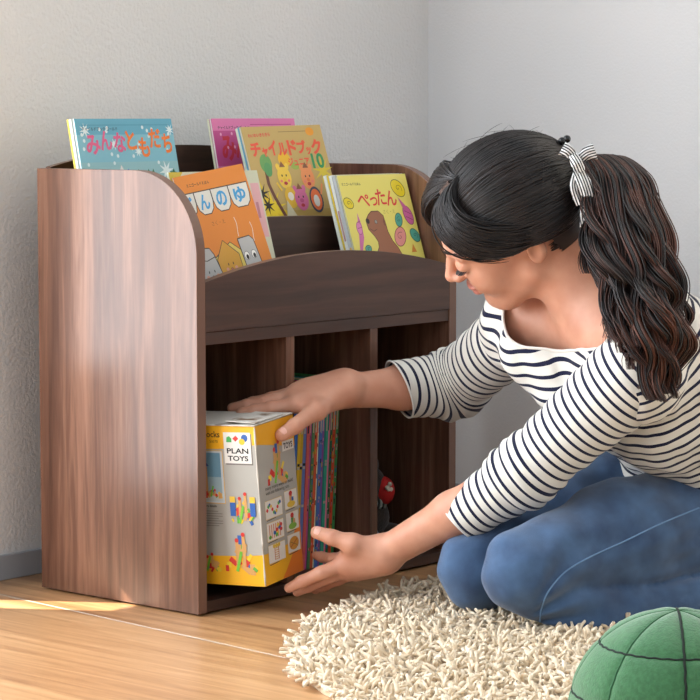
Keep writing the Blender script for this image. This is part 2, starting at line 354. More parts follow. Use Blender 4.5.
def art_peta(A, w, h):
    A.rect(0, 0, w, h, 'dcd06a')
    A.text('ミニゴールドえほん', .006, h-.017, .046, '3a3a34', bold=.02)
    for ch, u, v, wd, hh, r in (('ぺ', .034, h-.050, .030, .020, -.1), ('っ', .066, h-.052, .018, .015, 0), ('た', .083, h-.052, .024, .027, .05), ('ん', .107, h-.053, .026, .026, 0)):
        A.text(ch, u, v, wd, 'cf2f33', rot=r, bold=.02, h=hh)
    A.text('さく・え', .092, h-.066, .030, '9a9448')
    def q(x, y): return ((x-334.2-(y-176.1)*.212)*.0025, .228-(y-175.5)*.00155)
    shell(A, .143, h-.024, .017, 'dcc51d', '5c5a20', -.6); shell(A, .012, h-.046, .011, 'd9c420', '5c5a20', -.4)
    br = [q(*p) for p in ((372, 262), (375, 253.3), (374.2, 247.3), (370.7, 241.3), (364.7, 233.6), (363.0, 228), (361.9, 224), (364.5, 218), (367.3, 214.7), (374.2, 214.7), (379.3, 219.9), (382, 229.3), (384, 237), (388.7, 247.3), (393.9, 254.2), (398, 262))]
    br = [(br[0][0], .04)] + br + [(br[-1][0], .04)]; A.out_poly(br, '966248', '4a3026', .0013)
    e = q(364, 225); A.ell(*e, .004, .0045, '2a2220', n=12); e = q(372, 226); A.ell(*e, .003, .003, '8f8f88', out='3a302c', ow=.0006, n=12); A.line([q(366, 233), q(370, 236), q(373, 234)], .0009, '4a3026'); e = q(380.5, 227); A.ell(*e, .003, .006, '7a4c38', n=12)
    A.poly([(.012, .10), (.018, .10), (.030, .125), (.031, .145), (.027, .166), (.022, .145), (.018, .125)], 'c26a9c'); e = q(355.5, 232); A.ell(*e, .006, .010, 'cf7fae', out='7c3a66', ow=.0008)
    A.line([(.021, .150), (.030, .152)], .001, '7c3a66'); A.line([(.020, .140), (.031, .142)], .001, '7c3a66')
    A.ell(.153, .158, .010, .016, 'c05f92', rot=.35, out='6d2f58'); A.poly([(.136, .190), (.145, .166), (.154, .172)], 'c05f92'); A.line([(.145, .166), (.160, .160)], .001, '6d2f58'); A.line([(.146, .156), (.162, .150)], .001, '6d2f58')
    shell(A, .126, .151, .011, '4f9d8a', '2b5a52', 1.2); shell(A, .120, .123, .017, 'd58a84', '7c4540', .9); shell(A, .158, .124, .012, '4f9d8a', '2b5a52', -.8); shell(A, .034, .106, .007, '4f9d8a', '2b5a52', .2)
    A.poly([(.140, .096), (.147, .110), (.153, .096)], 'c77f36')
def art_orange(A, w, h):
    A.rect(0, 0, w, h, 'de8630')
    A.text('ミニゴールドえほん', .022, h-.019, .050, '3c2c20', bold=.02)
    x = w-.004
    for i, ch in enumerate(('ゆ', 'の', 'ん', 'ど')):
        wd = (.044, .039, .037, .032)[i]; x0 = x-wd
        q = [(x0+.0005, h-.028), (x, h-.028), (x, h-.046), (x-.003, h-.057), (x-.011, h-.064), (x0+.011, h-.064), (x0+.003, h-.057), (x0+.0005, h-.046)]
        A.out_poly(q, 'dedcd2', '39322c', .0016)
        A.text(ch, x0+wd*.20, h-.057, wd*.60, '3f9bd0', bold=.035, h=.024); x = x0-.0005
    A.line([(0, h-.028), (w-.003, h-.028)], .0016, '39322c'); A.text('さく・え', .050, h-.083, .030, 'a05a22')
    for u, v in ((w-.055, h-.092), (w-.024, h-.104)): A.line([(u+.0018*math.sin(t*5), v+.030*(.5-t)) for t in np.linspace(0, 1, 10)], .0012, 'f0e2d0')
    X_ = A; 
    class Sh:
        def poly(s, p, *k, **q): X_.poly([(u-.024, v) for u, v in p], *k, **q)
        def out_poly(s, p, *k, **q): X_.out_poly([(u-.024, v) for u, v in p], *k, **q)
        def line(s, p, *k, **q): X_.line([(u-.024, v) for u, v in p], *k, **q)
        def ell(s, u, v, *k, **q): X_.ell(u-.024, v, *k, **q)
    A = Sh()
    def face(u, v, s=1):
        for e in (-1, 1): A.ell(u+e*.006*s, v+.003, .0011, .0022, '2c2622', n=10); A.ell(u+e*.011*s, v-.004, .0032, .0026, 'd99c86', n=12)
        A.ell(u, v-.005, .0022, .0018, 'b96f5f', out='2c2622', ow=.0005, n=10)
    A.poly([(0, .040), (.04, .028), (.04, .10), (0, .10)], '7e8a8a')
    q = [(.045, .095), (.100, .120), (.135, .092), (.135, .030), (.045, .030)]; A.out_poly(q, 'd8c25e', '39322c', .0014)
    q = [(.062, .098), (.085, .125), (.112, .100), (.112, .060), (.066, .060)]; A.out_poly(q, 'd09a34', '39322c', .0014); face(.088, .085, .9)
    q = [(.022, .112), (.030, .121), (.052, .118), (.058, .108), (.066, .070), (.058, .050), (.034, .046), (.024, .060)]; A.out_poly(q, 'b5b5b3', '39322c', .0016); A.line([(.024, .104), (.040, .100), (.060, .104)], .0014, '39322c'); face(.043, .080)
    q = [(.118, .122), (.145, .123), (.152, .116), (.158, .060), (.150, .048), (.122, .050)]; A.out_poly(q, 'b9b9b7', '39322c', .0016)
    for e in (-1, 1): A.ell(.136+e*.008, .094, .0052, .0062, 'f4f2ec', out='39322c', ow=.0007, n=16); A.ell(.1365+e*.008, .092, .003, .0038, '2c2622', n=12); A.ell(.137+e*.012, .077, .004, .003, 'd99c86', n=12)
    A.ell(.137, .074, .0026, .003, 'a9a6a2', out='39322c', ow=.0008, n=12)
    A.ell(.084, .052, .014, .020, 'b2b2b0', out='39322c', ow=.0013); A.ell(.054, .040, .010, .010, 'd8d0bc', out='39322c', ow=.0013); A.ell(.054, .040, .004, .004, '7e8a8a', n=12)
    A.poly([(.10, .03), (.118, .028), (.122, .062), (.104, .065)], 'caa868')
def art_pale(A, w, h):
    A.rect(0, 0, w, h, 'c9cbb2'); A.rect(w-.022, h-.105, w-.003, h-.020, 'd9a7ab'); A.poly([(0, h), (.030, h), (.020, h-.010), (0, h-.022)], 'c8b23a'); A.rect(w-.018, h-.075, w-.012, h-.050, 'b97d88')
GB = 'picture books on the sloping top tiers'
book('blue picture book with pink and orange lettering and snowflakes, back tier, leftmost', (0.020, 0.238, 0.551), 12, 0.208, 0.178, 0.004, '7fb7c4', art_blue, group=GB, spine='d9dedb')
book('thin white-edged book directly behind the blue snowflake picture book', (0.018, 0.2425, 0.551), 12, 0.207, 0.1775, 0.005, 'dfddd2', group=GB, rot=.004)
book('thin yellow-edged book, hindmost of the three at the left end of the back tier', (0.017, 0.248, 0.551), 12, 0.206, 0.1775, 0.0035, 'd6b84a', group=GB, spine='d6b84a')
book('magenta picture book with red lettering, back tier, half hidden by a tan book', (0.328, 0.246, 0.551), 12, 0.200, 0.178, 0.004, 'c34f8c', art_pink, group=GB, spine='cfd0c8')
book('greenish-white-edged thin book right behind the magenta picture book', (0.327, 0.2505, 0.551), 12, 0.199, 0.1775, 0.0045, 'b5b8a0', group=GB, spine='c9c8ae')
book('tan picture book with large red lettering and a green number, middle tier', (0.331, 0.146, 0.4865), 17.5, 0.192, 0.236, 0.004, 'c0a464', art_junior, rot=.018, group=GB, spine='cfc9b0')
book('blue-edged book right behind the tan picture book, middle tier', (0.330, 0.1505, 0.4865), 17.5, 0.191, 0.236, 0.004, '5c93b0', group=GB, rot=.010, spine='5c93b0')
book('pale cream-edged book, hindmost of the three on the middle tier', (0.329, 0.155, 0.4865), 17.5, 0.191, 0.234, 0.005, 'c7cdb8', group=GB, rot=.004)
book('orange picture book tilted to one side, with cartoon food faces, front tier', (0.073, 0.0225, 0.4185), 17, 0.156, 0.232, 0.003, 'de8630', art_orange, rot=.125, group=GB, spine='cfcabc')
book('pale green picture book standing behind the tilted orange one', (0.046, 0.036, 0.4175), 16, 0.193, 0.238, 0.004, 'c9cbb2', art_pale, group=GB)
book('yellow picture book with red lettering, a brown animal and shells, front tier', (0.412, 0.0195, 0.4175), 17.5, 0.170, 0.228, 0.003, 'dcd06a', art_peta, group=GB, spine='a9afb4')
for k, (c, t, dy, lab) in enumerate((('aeb2b4', .006, .0035, 'grey-edged board book, first behind the yellow book with shells'), ('d2d3cc', .006, .010, 'white-edged board book with a pink streak, second behind the yellow book with shells'),
        ('d3b93a', .003, .0165, 'thin golden-edged book, third behind the yellow book with shells'), ('cdd0c6', .006, .020, 'whitish board book, hindmost behind the yellow book with shells'))):
    b = book(lab, (0.411-.0006*k, 0.0195+dy*1.05, 0.4175+.0), 17.5, 0.169, 0.2285, t, c, group=GB, spine=c)
    if k == 1: g = MB(); g.box((-.0006, .001, .12), (.0, .004, .17), paint('a07a78')); g.build('spine_print', b)
    if k == 0: g = MB(); g.box((-.0006, .001, .07), (.0, .004, .11), paint('cfa640')); g.build('spine_print', b)

# ------------------------------------------------------------------ slim books standing in the middle cubby
GS = 'slim books upright in the middle cubby'
spn = [('2f5fa8', 'blue', .0062, 0), ('c9a21c', 'golden yellow', .0060, 1), ('b8931f', 'mustard yellow', .0062, 1), ('5a6ba6', 'grey-blue', .0066, 1), ('c2554f', 'coral red', .0066, 0), ('a8407e', 'magenta', .0062, 2),
       ('4c7a4e', 'speckled green', .0058, 3), ('c4512c', 'orange-red', .0064, 2), ('d6cfa8', 'cream', .0040, 2), ('4768a8', 'cobalt blue', .0064, 3), ('7c4a8a', 'purple', .0062, 2), ('2f9478', 'teal green', .0062, 1), ('d0728e', 'rose pink', .0060, 0),
       ('2d5f3c', 'dark green', .0062, 3), ('c2482a', 'vermilion', .0066, 3), ('3a8046', 'grass green', .0060, 3)]
x = 0.3905; n = len(spn)
tl = math.radians(3.6)
for k in range(n-1, -1, -1):
    c, cn, t, kind = spn[k]; x -= t + .0003
    hh = .296 + rnd.uniform(-.002, .002)
    dy = .060 + rnd.uniform(0, .003)
    nb = spn[k+1][1] if k < n-1 else None
    lab = 'slim %s spine in the middle cubby, ' % cn + ('right end of the row' if nb is None else 'directly left of the %s one' % nb)
    M = Matrix.Translation((x - .019, dy, 0.0205)) @ Matrix.Rotation(tl, 4, 'Y')
    c = '%02x%02x%02x' % tuple(min(255, int(int(c[q:q+2], 16)*1.18+12)) for q in (0, 2, 4)); b = thing('slim_book', lab, 'book', M, GS)
    g = MB(); cm = paint(c); g.box((0, 0, 0), (t, .0012, hh), cm); g.box((0, .0012, 0), (.0007, .21, hh), cm); g.box((t-.0007, .0012, 0), (t, .21, hh), cm); cg = g
    g = MB(); g.box((.0007, .0012, .001), (t-.0007, .208, hh-.001), PAGES); g.build('pages', b)
    g = cg; y = -.0003
    cols = ['c8bfae', '2a2a2e', 'd23b2c', 'e0b92c', '2f7fb8', 'e890a8']
    if kind == 1:
        for v in (.16, .165, .10, .27): g.box((.0006, y, v), (t-.0006, 0, v+.004), paint(cols[rnd.randrange(2)]))
    if kind >= 2:
        for q in range(10 if kind == 2 else 26):
            v = rnd.uniform(.02, hh-.02); u = rnd.uniform(.0003, t-.0025)
            g.box((u, y, v), (u+.002, 0, v+rnd.uniform(.002, .009)), paint(rnd.choice(cols)))
    for v in (.245,): g.box((.001, y-.0001, v-.03), (t*.55, 0, v), paint('d8c8b0' if kind != 0 else '2a2a2e'))
    g.build('cover', b)
M = Matrix.Translation((x - .036, .085, 0.0205)) @ Matrix.Rotation(tl*.6, 4, 'Y')
b = thing('slim_book', 'dark maroon thicker book at the left end of the middle cubby, behind the box', 'book', M, GS)
g = MB(); g.box((0, 0, 0), (.013, .001, .288), paint('5a2026')); g.box((0, .001, 0), (.001, .2, .288), paint('5a2026')); g.box((.012, .001, 0), (.013, .2, .288), paint('5a2026')); cg = g
g = MB(); g.box((.001, .001, .001), (.012, .199, .287), PAGES); g.build('pages', b)
g = cg; g.box((.003, -.0003, .235), (.008, 0, .242), paint('2f5fa8')); g.box((.003, -.0003, .243), (.008, 0, .248), paint('d9b02c')); g.build('cover', b)

# ------------------------------------------------------------------ the toy-block carton being lifted out
BR = Matrix(((0.977, -0.201, -0.067), (0.204, 0.979, 0.029), (0.060, -0.042, 0.997)))
BP = Vector((0.063, -0.075, 0.045))
def ortho(R):
    z = Vector((R[0][2], R[1][2], R[2][2])).normalized(); x_ = Vector((R[0][0], R[1][0], R[2][0])); x_ = (x_ - z*x_.dot(z)).normalized(); y_ = z.cross(x_)
    return Matrix(((x_.x, y_.x, z.x, 0), (x_.y, y_.y, z.y, 0), (x_.z, y_.z, z.z, 0), (0, 0, 0, 1)))
BM = Matrix.Translation(BP) @ ortho(BR)
bx = thing('toy_box', 'yellow and white cardboard box of toy building blocks between the hands', 'box', BM)
BW, BL, BH = 0.111, 0.150, 0.237
WHITE, YEL, OR = paint('a6a299', .7), paint('e5a91c', .5), paint('e07a24', .5)
CARD = noise_mix('worn_card', (120, 92, 66), (206, 200, 190), 26, .9, 4, lo=.30, hi=.46)
g = MB(); g.box((0, 0, 0), (BW, BL, BH), WHITE); g.build('carton', bx, bevel=.0008)
def block_pile(A, u, v, s, seed, tall=1.0):
    r = random.Random(seed); cs = ['c8322a', 'd9b23a', '5aa03a', '2a5aa0', 'c9975a', 'c8322a', 'e0c030', 'c9975a']
    for i in range(20):
        a = r.uniform(-1, 1); z = r.uniform(0, 1)*(1-abs(a))*tall; q = r.uniform(.10, .18)*s; ro = r.choice((0, 0, .5, -.6, .9))
        cx, cy = u+a*s*.85, v+z*s*1.5; hw, hh = q*(1 if r.random() < .5 else .6), q*(1 if r.random() < .5 else 1.8)
        pts = [(cx+dx*math.cos(ro)-dz*math.sin(ro), cy+dx*math.sin(ro)+dz*math.cos(ro)) for dx, dz in ((-hw, -hh), (hw, -hh), (hw, hh), (-hw, hh))]
        A.poly(pts, r.choice(cs))
    for e, hq in ((-.18, 1.45), (.2, 1.75)):
        A.rect(u+(e-.09)*s, v+.2*s, u+(e+.09)*s, v+hq*s*tall, 'c9975a' if tall < 1.2 else 'b98a52'); A.ell(u+e*s, v+hq*s*tall, .11*s, .11*s, 'c8322a', n=12)
    A.line([(u-.25*s, v-.1*s), (u+.05*s, v+.9*s)], .16*s, '6fb53a')
def logo(A, u, v, w_, full=True):
    h_ = w_*1.0
    if full:
        A.rect(u+.002, v-.002, u+w_+.002, v+h_-.002, '6a645c'); A.rect(u, v, u+w_, v+h_, 'd6d2ca')
        A.poly([(u+w_*.10, v+h_*.68), (u+w_*.30, v+h_*.68), (u+w_*.30, v+h_*.80), (u+w_*.22, v+h_*.88), (u+w_*.12, v+h_*.84)], '3f9a4a')
        A.poly([(u+w_*.46, v+h_*.90), (u+w_*.56, v+h_*.80), (u+w_*.44, v+h_*.70), (u+w_*.34, v+h_*.80)], 'c8322a'); A.ell(u+w_*.78, v+h_*.82, w_*.12, w_*.12, '2a5aa0', n=16); A.ell(u+w_*.68, v+h_*.70, w_*.11, w_*.10, 'e0b52c', n=16)
        A.text('PLAN', u+w_*.10, v+h_*.32, w_*.80, '1c1a1c', bold=.03, h=h_*.17); A.text('TOYS', u+w_*.12, v+h_*.08, w_*.76, '1c1a1c', bold=.03, h=h_*.17)
    else:
        A.rect(u, v, u+w_, v+w_*.45, 'd6d2ca'); A.text('TOYS', u+w_*.10, v+w_*.08, w_*.80, '1c1a1c', bold=.03, h=w_*.28)
# narrow face: local x-z at y=0
A = Art()
A.poly([(0, BH-.027), (.040, BH-.034), (.075, BH-.041), (BW, BH-.047), (BW, BH), (0, BH)], 'e0a01c')
A.poly([(0, 0), (BW, 0), (BW, .055), (.080, .050), (.045, .046), (0, .047)], 'e5a91c'); A.poly([(.050, 0), (BW, 0), (BW, .090), (.092, .062), (.082, .030), (.062, .010)], 'e07a24')
block_pile(A, .056, .148, .032, 3); logo(A, .074, BH-.050, .033, False)
A.text('many more ways to build', .018, .137, .080, '4a4640'); A.text('with the following sets', .018, .130, .068, '4a4640')
cs_ = [(.014, .096), (.070, .100), (.014, .063), (.070, .067), (.014, .030), (.070, .034)]
CK = ['c8322a', '5aa03a', '2a5aa0', 'd9b23a']
for i, (u, v) in enumerate(cs_):
    A.out_poly([(u, v), (u+.048 if i % 2 == 0 else u+.036, v), (u+.048 if i % 2 == 0 else u+.036, v+.027), (u, v+.027)], 'd5d0c6', 'd8b45a', .0007)
    r = random.Random(i)
    if i == 0:
        for k in range(11): A.ell(u+.005+k*.0037, v+.013+.007*math.sin(k*.8), .0032, .0028, CK[k % 4], n=10)
    elif i in (1, 3):
        A.rect(u+.014, v+.003, u+.022, v+.022, 'c9975a' if i == 1 else '5a8a4a'); A.ell(u+.018, v+.022, .005, .004, 'c8322a', n=10); A.ell(u+.018, v+.006, .012, .005, 'd9b23a' if i == 1 else '7aa63a', n=12); A.rect(u+.020, v+.010, u+.026, v+.016, '2a5aa0' if i == 1 else 'c9975a')
    elif i == 2:
        for k in range(6): A.rect(u+.006+k*.006, v+.003, u+.009+k*.006, v+.024, 'c88a6a')
        for k in range(9): A.ell(u+.006+r.uniform(0, .036), v+r.uniform(.004, .02), .004, .003, CK[k % 4], n=10)
    elif i == 4:
        for e in (.018, .029): A.line([(u+e, v+.003), (u+e, v+.022)], .0016, 'b04a30')
        for k in range(6): A.line([(u+.018, v+.004+k*.0033), (u+.029, v+.004+k*.0033)], .0012, 'c9975a')
        for e in (-1, 0, 1): A.ell(u+.0235+e*.007, v+.024, .004, .003, 'd9b23a', n=10)
    else:
        A.ell(u+.018, v+.013, .014, .010, 'c88a2c'); A.line([(u+.008, v+.008), (u+.028, v+.018)], .0012, 'a33c20'); A.line([(u+.008, v+.016), (u+.028, v+.008)], .0012, '8a6a20')
    A.line([(u+.002, v-.002), (u+.028, v-.001)], .0011, '4a4640')
A.g.build('box_print', bx)
# long face on the local -x side: u runs from the far end to the near edge
A = Art(); L_ = BL
A.poly([(0, BH-.036), (L_*.6, BH-.034), (L_, BH-.027), (L_, BH), (0, BH)], 'e5a91c')
A.poly([(0, 0), (L_, 0), (L_, .047), (L_*.75, .044), (L_*.4, .043), (0, .040)], 'e5a91c')
logo(A, L_-.054, BH-.055, .046)
A.text('Blocks', L_-.092, BH-.017, .032, '4a341c', bold=.02); A.text('50070', L_-.078, BH-.025, .014, '4a341c')
A.out_poly([(L_-.125, BH-.115), (L_-.058, BH-.115), (L_-.058, BH-.037), (L_-.125, BH-.037)], 'bcc6cc', 'd8a83a', .0014); A.rect(L_-.121, BH-.076, L_-.062, BH-.040, '6a93a8'); A.rect(L_-.121, BH-.100, L_-.062, BH-.076, '93abb4'); A.rect(L_-.121, BH-.112, L_-.062, BH-.100, 'b9c0bc')
A.poly([(L_-.106, BH-.060), (L_-.094, BH-.048), (L_-.082, BH-.060)], '2a3f80'); A.rect(L_-.102, BH-.100, L_-.086, BH-.061, 'c9975a'); A.rect(L_-.098, BH-.096, L_-.090, BH-.078, '5aa03a'); block_pile(A, L_-.078, BH-.104, .016, 12, .3)
block_pile(A, L_-.029, .096, .026, 8, .9); block_pile(A, L_-.038, .024, .030, 3); block_pile(A, L_-.092, .022, .022, 21, .6)
for e in (-.050, -.016): A.rect(L_+e, .104, L_+e+.009, .124, '2a5aa0'); A.rect(L_+e, .124, L_+e+.009, .133, 'd9b23a')
A.text('More details', L_-.097, .116, .024, '3a362e', bold=.02)
for k in range(7): A.line([(L_-.100, .110-k*.0036), (L_-.100+.036*(1 if k % 3 else .8), .110-k*.0036)], .0009, '77726a')
o = A.g.build('box_print', bx)
o.matrix_local = Matrix(((0, 1, 0, 0), (-1, 0, 0, L_), (0, 0, 1, 0), (0, 0, 0, 1)))
# worn top flaps and scuffed edge
g = MB(); g.box((-.001, -.001, BH+.0008), (BW+.001, BL+.001, BH+.0020), CARD, M=Matrix.Rotation(math.radians(-.4), 4, 'Y'))
g.build('top_flap', bx)
g = MB(); g.box((.004, .002, 0), (BW*.80, .050, .0012), CARD, M=Matrix.Translation((0, 0, BH+.0035)) @ Matrix.Rotation(math.radians(3.0), 4, 'X')); g.build('top_flap', bx)
g = MB(); g.tube([(0, 0, z + .0) for z in np.linspace(.001, BH-.001, 18)], [.0011+.0005*math.sin(i*1.7) for i in range(18)], CARD, 6); g.build('worn_edge', bx)

# ------------------------------------------------------------------ soft toy in the right cubby
M_DK = noise_mix('dark_plush', (38, 29, 24), (58, 44, 36), 60, .95, bump=.6, bscale=300, sheen=.3)
ty = thing('soft_toy', 'dark brown soft toy with a red nose cap and striped scarf in the right cubby', 'toy', Matrix.Translation((0.535, 0.135, 0.021)))
g = MB(); g.ellipsoid((0, 0, .045), (.045, .04, .046), M_DK); g.ellipsoid((-.045, -.004, .030), (.03, .03, .03), M_DK); g.ellipsoid((.03, -.03, .018), (.025, .03, .018), M_DK); g.build('body', ty)
g = MB(); g.ellipsoid((-.008, -.012, .100), (.034, .032, .036), M_DK); g.ellipsoid((-.034, .002, .128), (.014, .008, .016), M_DK); g.ellipsoid((.024, .002, .130), (.014, .008, .016), M_DK); g.build('head', ty)
g = MB(); g.ellipsoid((.006, -.036, .093), (.021, .018, .024), mat('red_felt', (190, 24, 22), .8)); rc = g.build('red_cap', ty)
g = MB(); WHF = mat('white_felt', (214, 206, 190), .8)
for dx, dz in ((-.004, .003), (.003, .008), (.006, -.001), (0, 0)): g.ellipsoid((.000+dx, -.0525, .098+dz), (.0045, .003, .004), WHF, 10, 6)
g.build('white_patch', ty)
g = MB()
for i in range(6): g.tube([(-.030+.006*i+.004*math.sin(t), -.030-.012*math.sin(t), .100-.034*t/2.2) for t in np.linspace(0, 2.2, 8)], .0034, mat('scarf_grey', (150, 156, 150), .9) if i % 2 else mat('scarf_dark', (30, 34, 32), .9), 6)
g.build('scarf', ty)
bl = thing('toy_ball', 'small grey-blue ball half hidden behind the cubby divider', 'ball', Matrix.Translation((0.452, 0.065, 0.0475)))
g = MB(); g.ellipsoid((0, 0, 0), (.0265, .0265, .0265), mat('grey_ball', (112, 120, 134), .6)); g.build('ball_skin', bl)
g = MB(); g.tube([(.0268*math.cos(t), .0268*math.sin(t)*.3, .0268*math.sin(t)*.95) for t in np.linspace(0, 2*PI, 40)], .0007, mat('ball_seam', (70, 76, 86), .7), 6, cap=False); g.build('seam', bl)

# ------------------------------------------------------------------ the rug
RC, RR = (0.33, -0.785), 0.675
rg = thing('shag_rug', 'round cream shaggy rug lying on the oak floor under the kneeling woman', 'rug', Matrix.Translation((RC[0], RC[1], 0)))
g = MB(); g.prism([(RR*.985*math.cos(t), RR*.985*math.sin(t)) for t in np.linspace(0, 2*PI, 96, endpoint=False)], .0005, .007, mat('rug_backing', (196, 176, 146), .95), 'z'); g.build('backing', rg)
def pile():
    R = np.random.default_rng(3); sp = .0073; xs = np.arange(-RR, RR, sp); X, Y = np.meshgrid(xs, xs); X = X.ravel() + R.uniform(-.003, .003, X.size); Y = Y.ravel() + R.uniform(-.003, .003, Y.size)
    r = np.hypot(X, Y); k = r < RR*(.985+.012*np.sin(np.arctan2(Y, X)*23)); X, Y, r = X[k], Y[k], r[k]; n = len(X)
    # clumpy lean directions
    def fld(a, b, ph): return np.sin(X*a+ph)*np.cos(Y*b-ph) + .6*np.sin(X*b*1.7+Y*a*1.3+ph*2)
    ax = fld(41, 37, .3) + R.normal(0, .75, n); ay = fld(33, 47, 1.9) + R.normal(0, .75, n)
    ed = np.clip((r-RR*.90)/(RR*.1), 0, 1); ax += X/r*ed*2.4; ay += Y/r*ed*2.4
    L = .029*R.uniform(.75, 1.15, n)*(1-.15*ed); seg = 4; ns = 5
    rad = .0027*R.uniform(.8, 1.15, n)
    P = np.zeros((n, seg+1, 3)); P[:, 0] = np.stack([X, Y, np.full(n, .005)], 1)
    az = np.full(n, 1.35); d = np.stack([ax, ay, az], 1); d /= np.linalg.norm(d, axis=1)[:, None]
    curl = np.stack([R.normal(0, .9, n), R.normal(0, .9, n), -.55+R.normal(0, .35, n)], 1)
    for i in range(seg):
        P[:, i+1] = P[:, i] + d*(L/seg)[:, None]; d = d + curl*.42; d /= np.linalg.norm(d, axis=1)[:, None]
    P[:, :, 2] = np.maximum(P[:, :, 2], .004)
    V = np.zeros((n, seg+1, ns, 3)); 
    for i in range(seg+1):
        t = P[:, min(i+1, seg)] - P[:, max(i-1, 0)]; t /= np.linalg.norm(t, axis=1)[:, None]+1e-9
        u = np.cross(t, np.array([.3, .9, .1])); u /= np.linalg.norm(u, axis=1)[:, None]+1e-9; v = np.cross(t, u)
        rr = rad*(1.0 if i < seg else .82)
        for j in range(ns):
            a = 2*PI*j/ns; V[:, i, j] = P[:, i] + (u*math.cos(a)+v*math.sin(a))*rr[:, None]
    b = (np.arange(n)*(seg+1)*ns)[:, None, None]; i = np.arange(seg)[None, :, None]; j = np.arange(ns)[None, None, :]
    j2 = (j+1) % ns
    F = np.stack([b+i*ns+j, b+i*ns+j2, b+(i+1)*ns+j2, b+(i+1)*ns+j], -1).reshape(-1, 4)
    e = seg*ns; bb = np.arange(n)*(seg+1)*ns + e
    F2 = np.stack([bb, bb+1, bb+2, bb+3], 1); F3 = np.stack([bb, bb+3, bb+4, bb+4], 1)
    return V.reshape(-1, 3), np.concatenate([F, F2])
V_, F_ = pile()
M_RUG = noise_mix('rug_yarn', (210, 187, 155), (231, 215, 190), 90, .9, sheen=.25, detail=2)
np_mesh('pile', V_, F_, [M_RUG], rg, True, kind='stuff')

# ------------------------------------------------------------------ the green ball cushion
M_GR = noise_mix('green_fleece', (48, 98, 58), (58, 112, 68), 220, .95, 3, bump=.35, bscale=500, sheen=.35)
M_ST = mat('black_stitch', (22, 34, 26), .9); M_SD = mat('dark_green_seam', (38, 84, 52), .95)
GBR = .113
gb_c = Vector((0, 0, 0))
GBC = Vector((-0.447, -1.116, 0.1125))
gb = thing('ball_cushion', 'round green fleece ball cushion with black stitched seams on the floor', 'cushion', Matrix.Translation(GBC))
AZ0 = math.atan2(CAM[1]-GBC.y, CAM[0]-GBC.x) + math.radians(5)
LATS = [math.radians(a) for a in (44, 14, -18)]; NM = 8
def gb_r(lat, az):
    d = min(abs(lat-a) for a in LATS)
    m = (az-AZ0) % (2*PI/NM); m = min(m, 2*PI/NM-m)*math.cos(lat)
    q = min(d, m); return GBR*(1 - .022*math.exp(-(q/.045)) + .004)
g = MB(); nr, ns = 90, 160; v = []; f = []
for i in range(nr+1):
    la = PI/2 - PI*i/nr
    for j in range(ns):
        az = AZ0 + 2*PI*j/ns; r = gb_r(la, az); zz = max(r*math.sin(la), -.1105); v.append((r*math.cos(la)*math.cos(az), r*math.cos(la)*math.sin(az), zz))
for i in range(nr):
    for j in range(ns): f.append((i*ns+j, (i+1)*ns+j, (i+1)*ns+(j+1) % ns, i*ns+(j+1) % ns))
g.add(v, f, M_GR, True); g.build('fleece_cover', gb)
def sph(la, az, k=0): r = gb_r(la, az)+k; return (r*math.cos(la)*math.cos(az), r*math.cos(la)*math.sin(az), r*math.sin(la))
for la in LATS:
    g = MB(); g.tube([sph(la + .004*math.sin(a*37), a, .0002) for a in np.linspace(0, 2*PI, 260)], .0012, M_ST, 6, cap=False); g.build('stitched_seam', gb)
for k in range(NM):
    az = AZ0 + 2*PI*k/NM; blk = k in (0, 4)
    g = MB(); g.tube([sph(la, az + .004*math.sin(la*41), .0002) for la in np.linspace(PI/2, -PI/2*.8, 120)], .0015 if blk else .0009, M_ST if blk else M_SD, 6); g.build('stitched_seam', gb)

# ------------------------------------------------------------------ signed-distance modelling for the figure
_cp, _sp, _cy, _sy = math.cos(PITCH), math.sin(PITCH), math.cos(YAW), math.sin(YAW)
FW = np.array([_sy*_cp, _cy*_cp, -_sp]); RT = np.array([_cy, -_sy, 0.0]); UP = np.cross(RT, FW)
def at(x, y, d): return CAM + FW*d + RT*((x-350)/FOC*d) - UP*((y-350)/FOC*d)
def pix(V):
    d = np.asarray(V) - CAM; z = d @ FW; return 350 + FOC*(d @ RT)/z, 350 - FOC*(d @ UP)/z
def cap(a, b, ra, rb=None, k=.02): return ('c', np.array(a), np.array(b), ra, ra if rb is None else rb, k)
def ell(c, r, A=None, k=.02): return ('e', np.array(c), np.array(r, float), np.eye(3) if A is None else np.array(A), 0, k)   # rows of A are the axes
def sub(p): return ('-',) + p
def chain(ps, rs, k=.02): return [cap(ps[i], ps[i+1], rs[i], rs[i+1], k) for i in range(len(ps)-1)]
def d_prim(p, X):
    if p[0] == 'c':
        a, b, ra, rb = p[1:5]; ab = b-a; L2 = ab @ ab + 1e-12
        t = np.clip(((X-a) @ ab)/L2, 0, 1); q = X - a - t[..., None]*ab
        return np.sqrt((q*q).sum(-1)) - (ra + (rb-ra)*t)
    c, r, A = p[1:4]; q = (X-c) @ A.T; k0 = np.sqrt(((q/r)**2).sum(-1)); k1 = np.sqrt(((q/(r*r))**2).sum(-1)) + 1e-9
    return k0*(k0-1)/k1
def bounds(p):
    if p[0] == '-': p = p[1:]
    if p[0] == 'c':
        R = max(p[3], p[4]); return np.minimum(p[1], p[2])-R, np.maximum(p[1], p[2])+R
    R = np.sqrt(((p[3].T*p[2])**2).sum(1)); return p[1]-R, p[1]+R
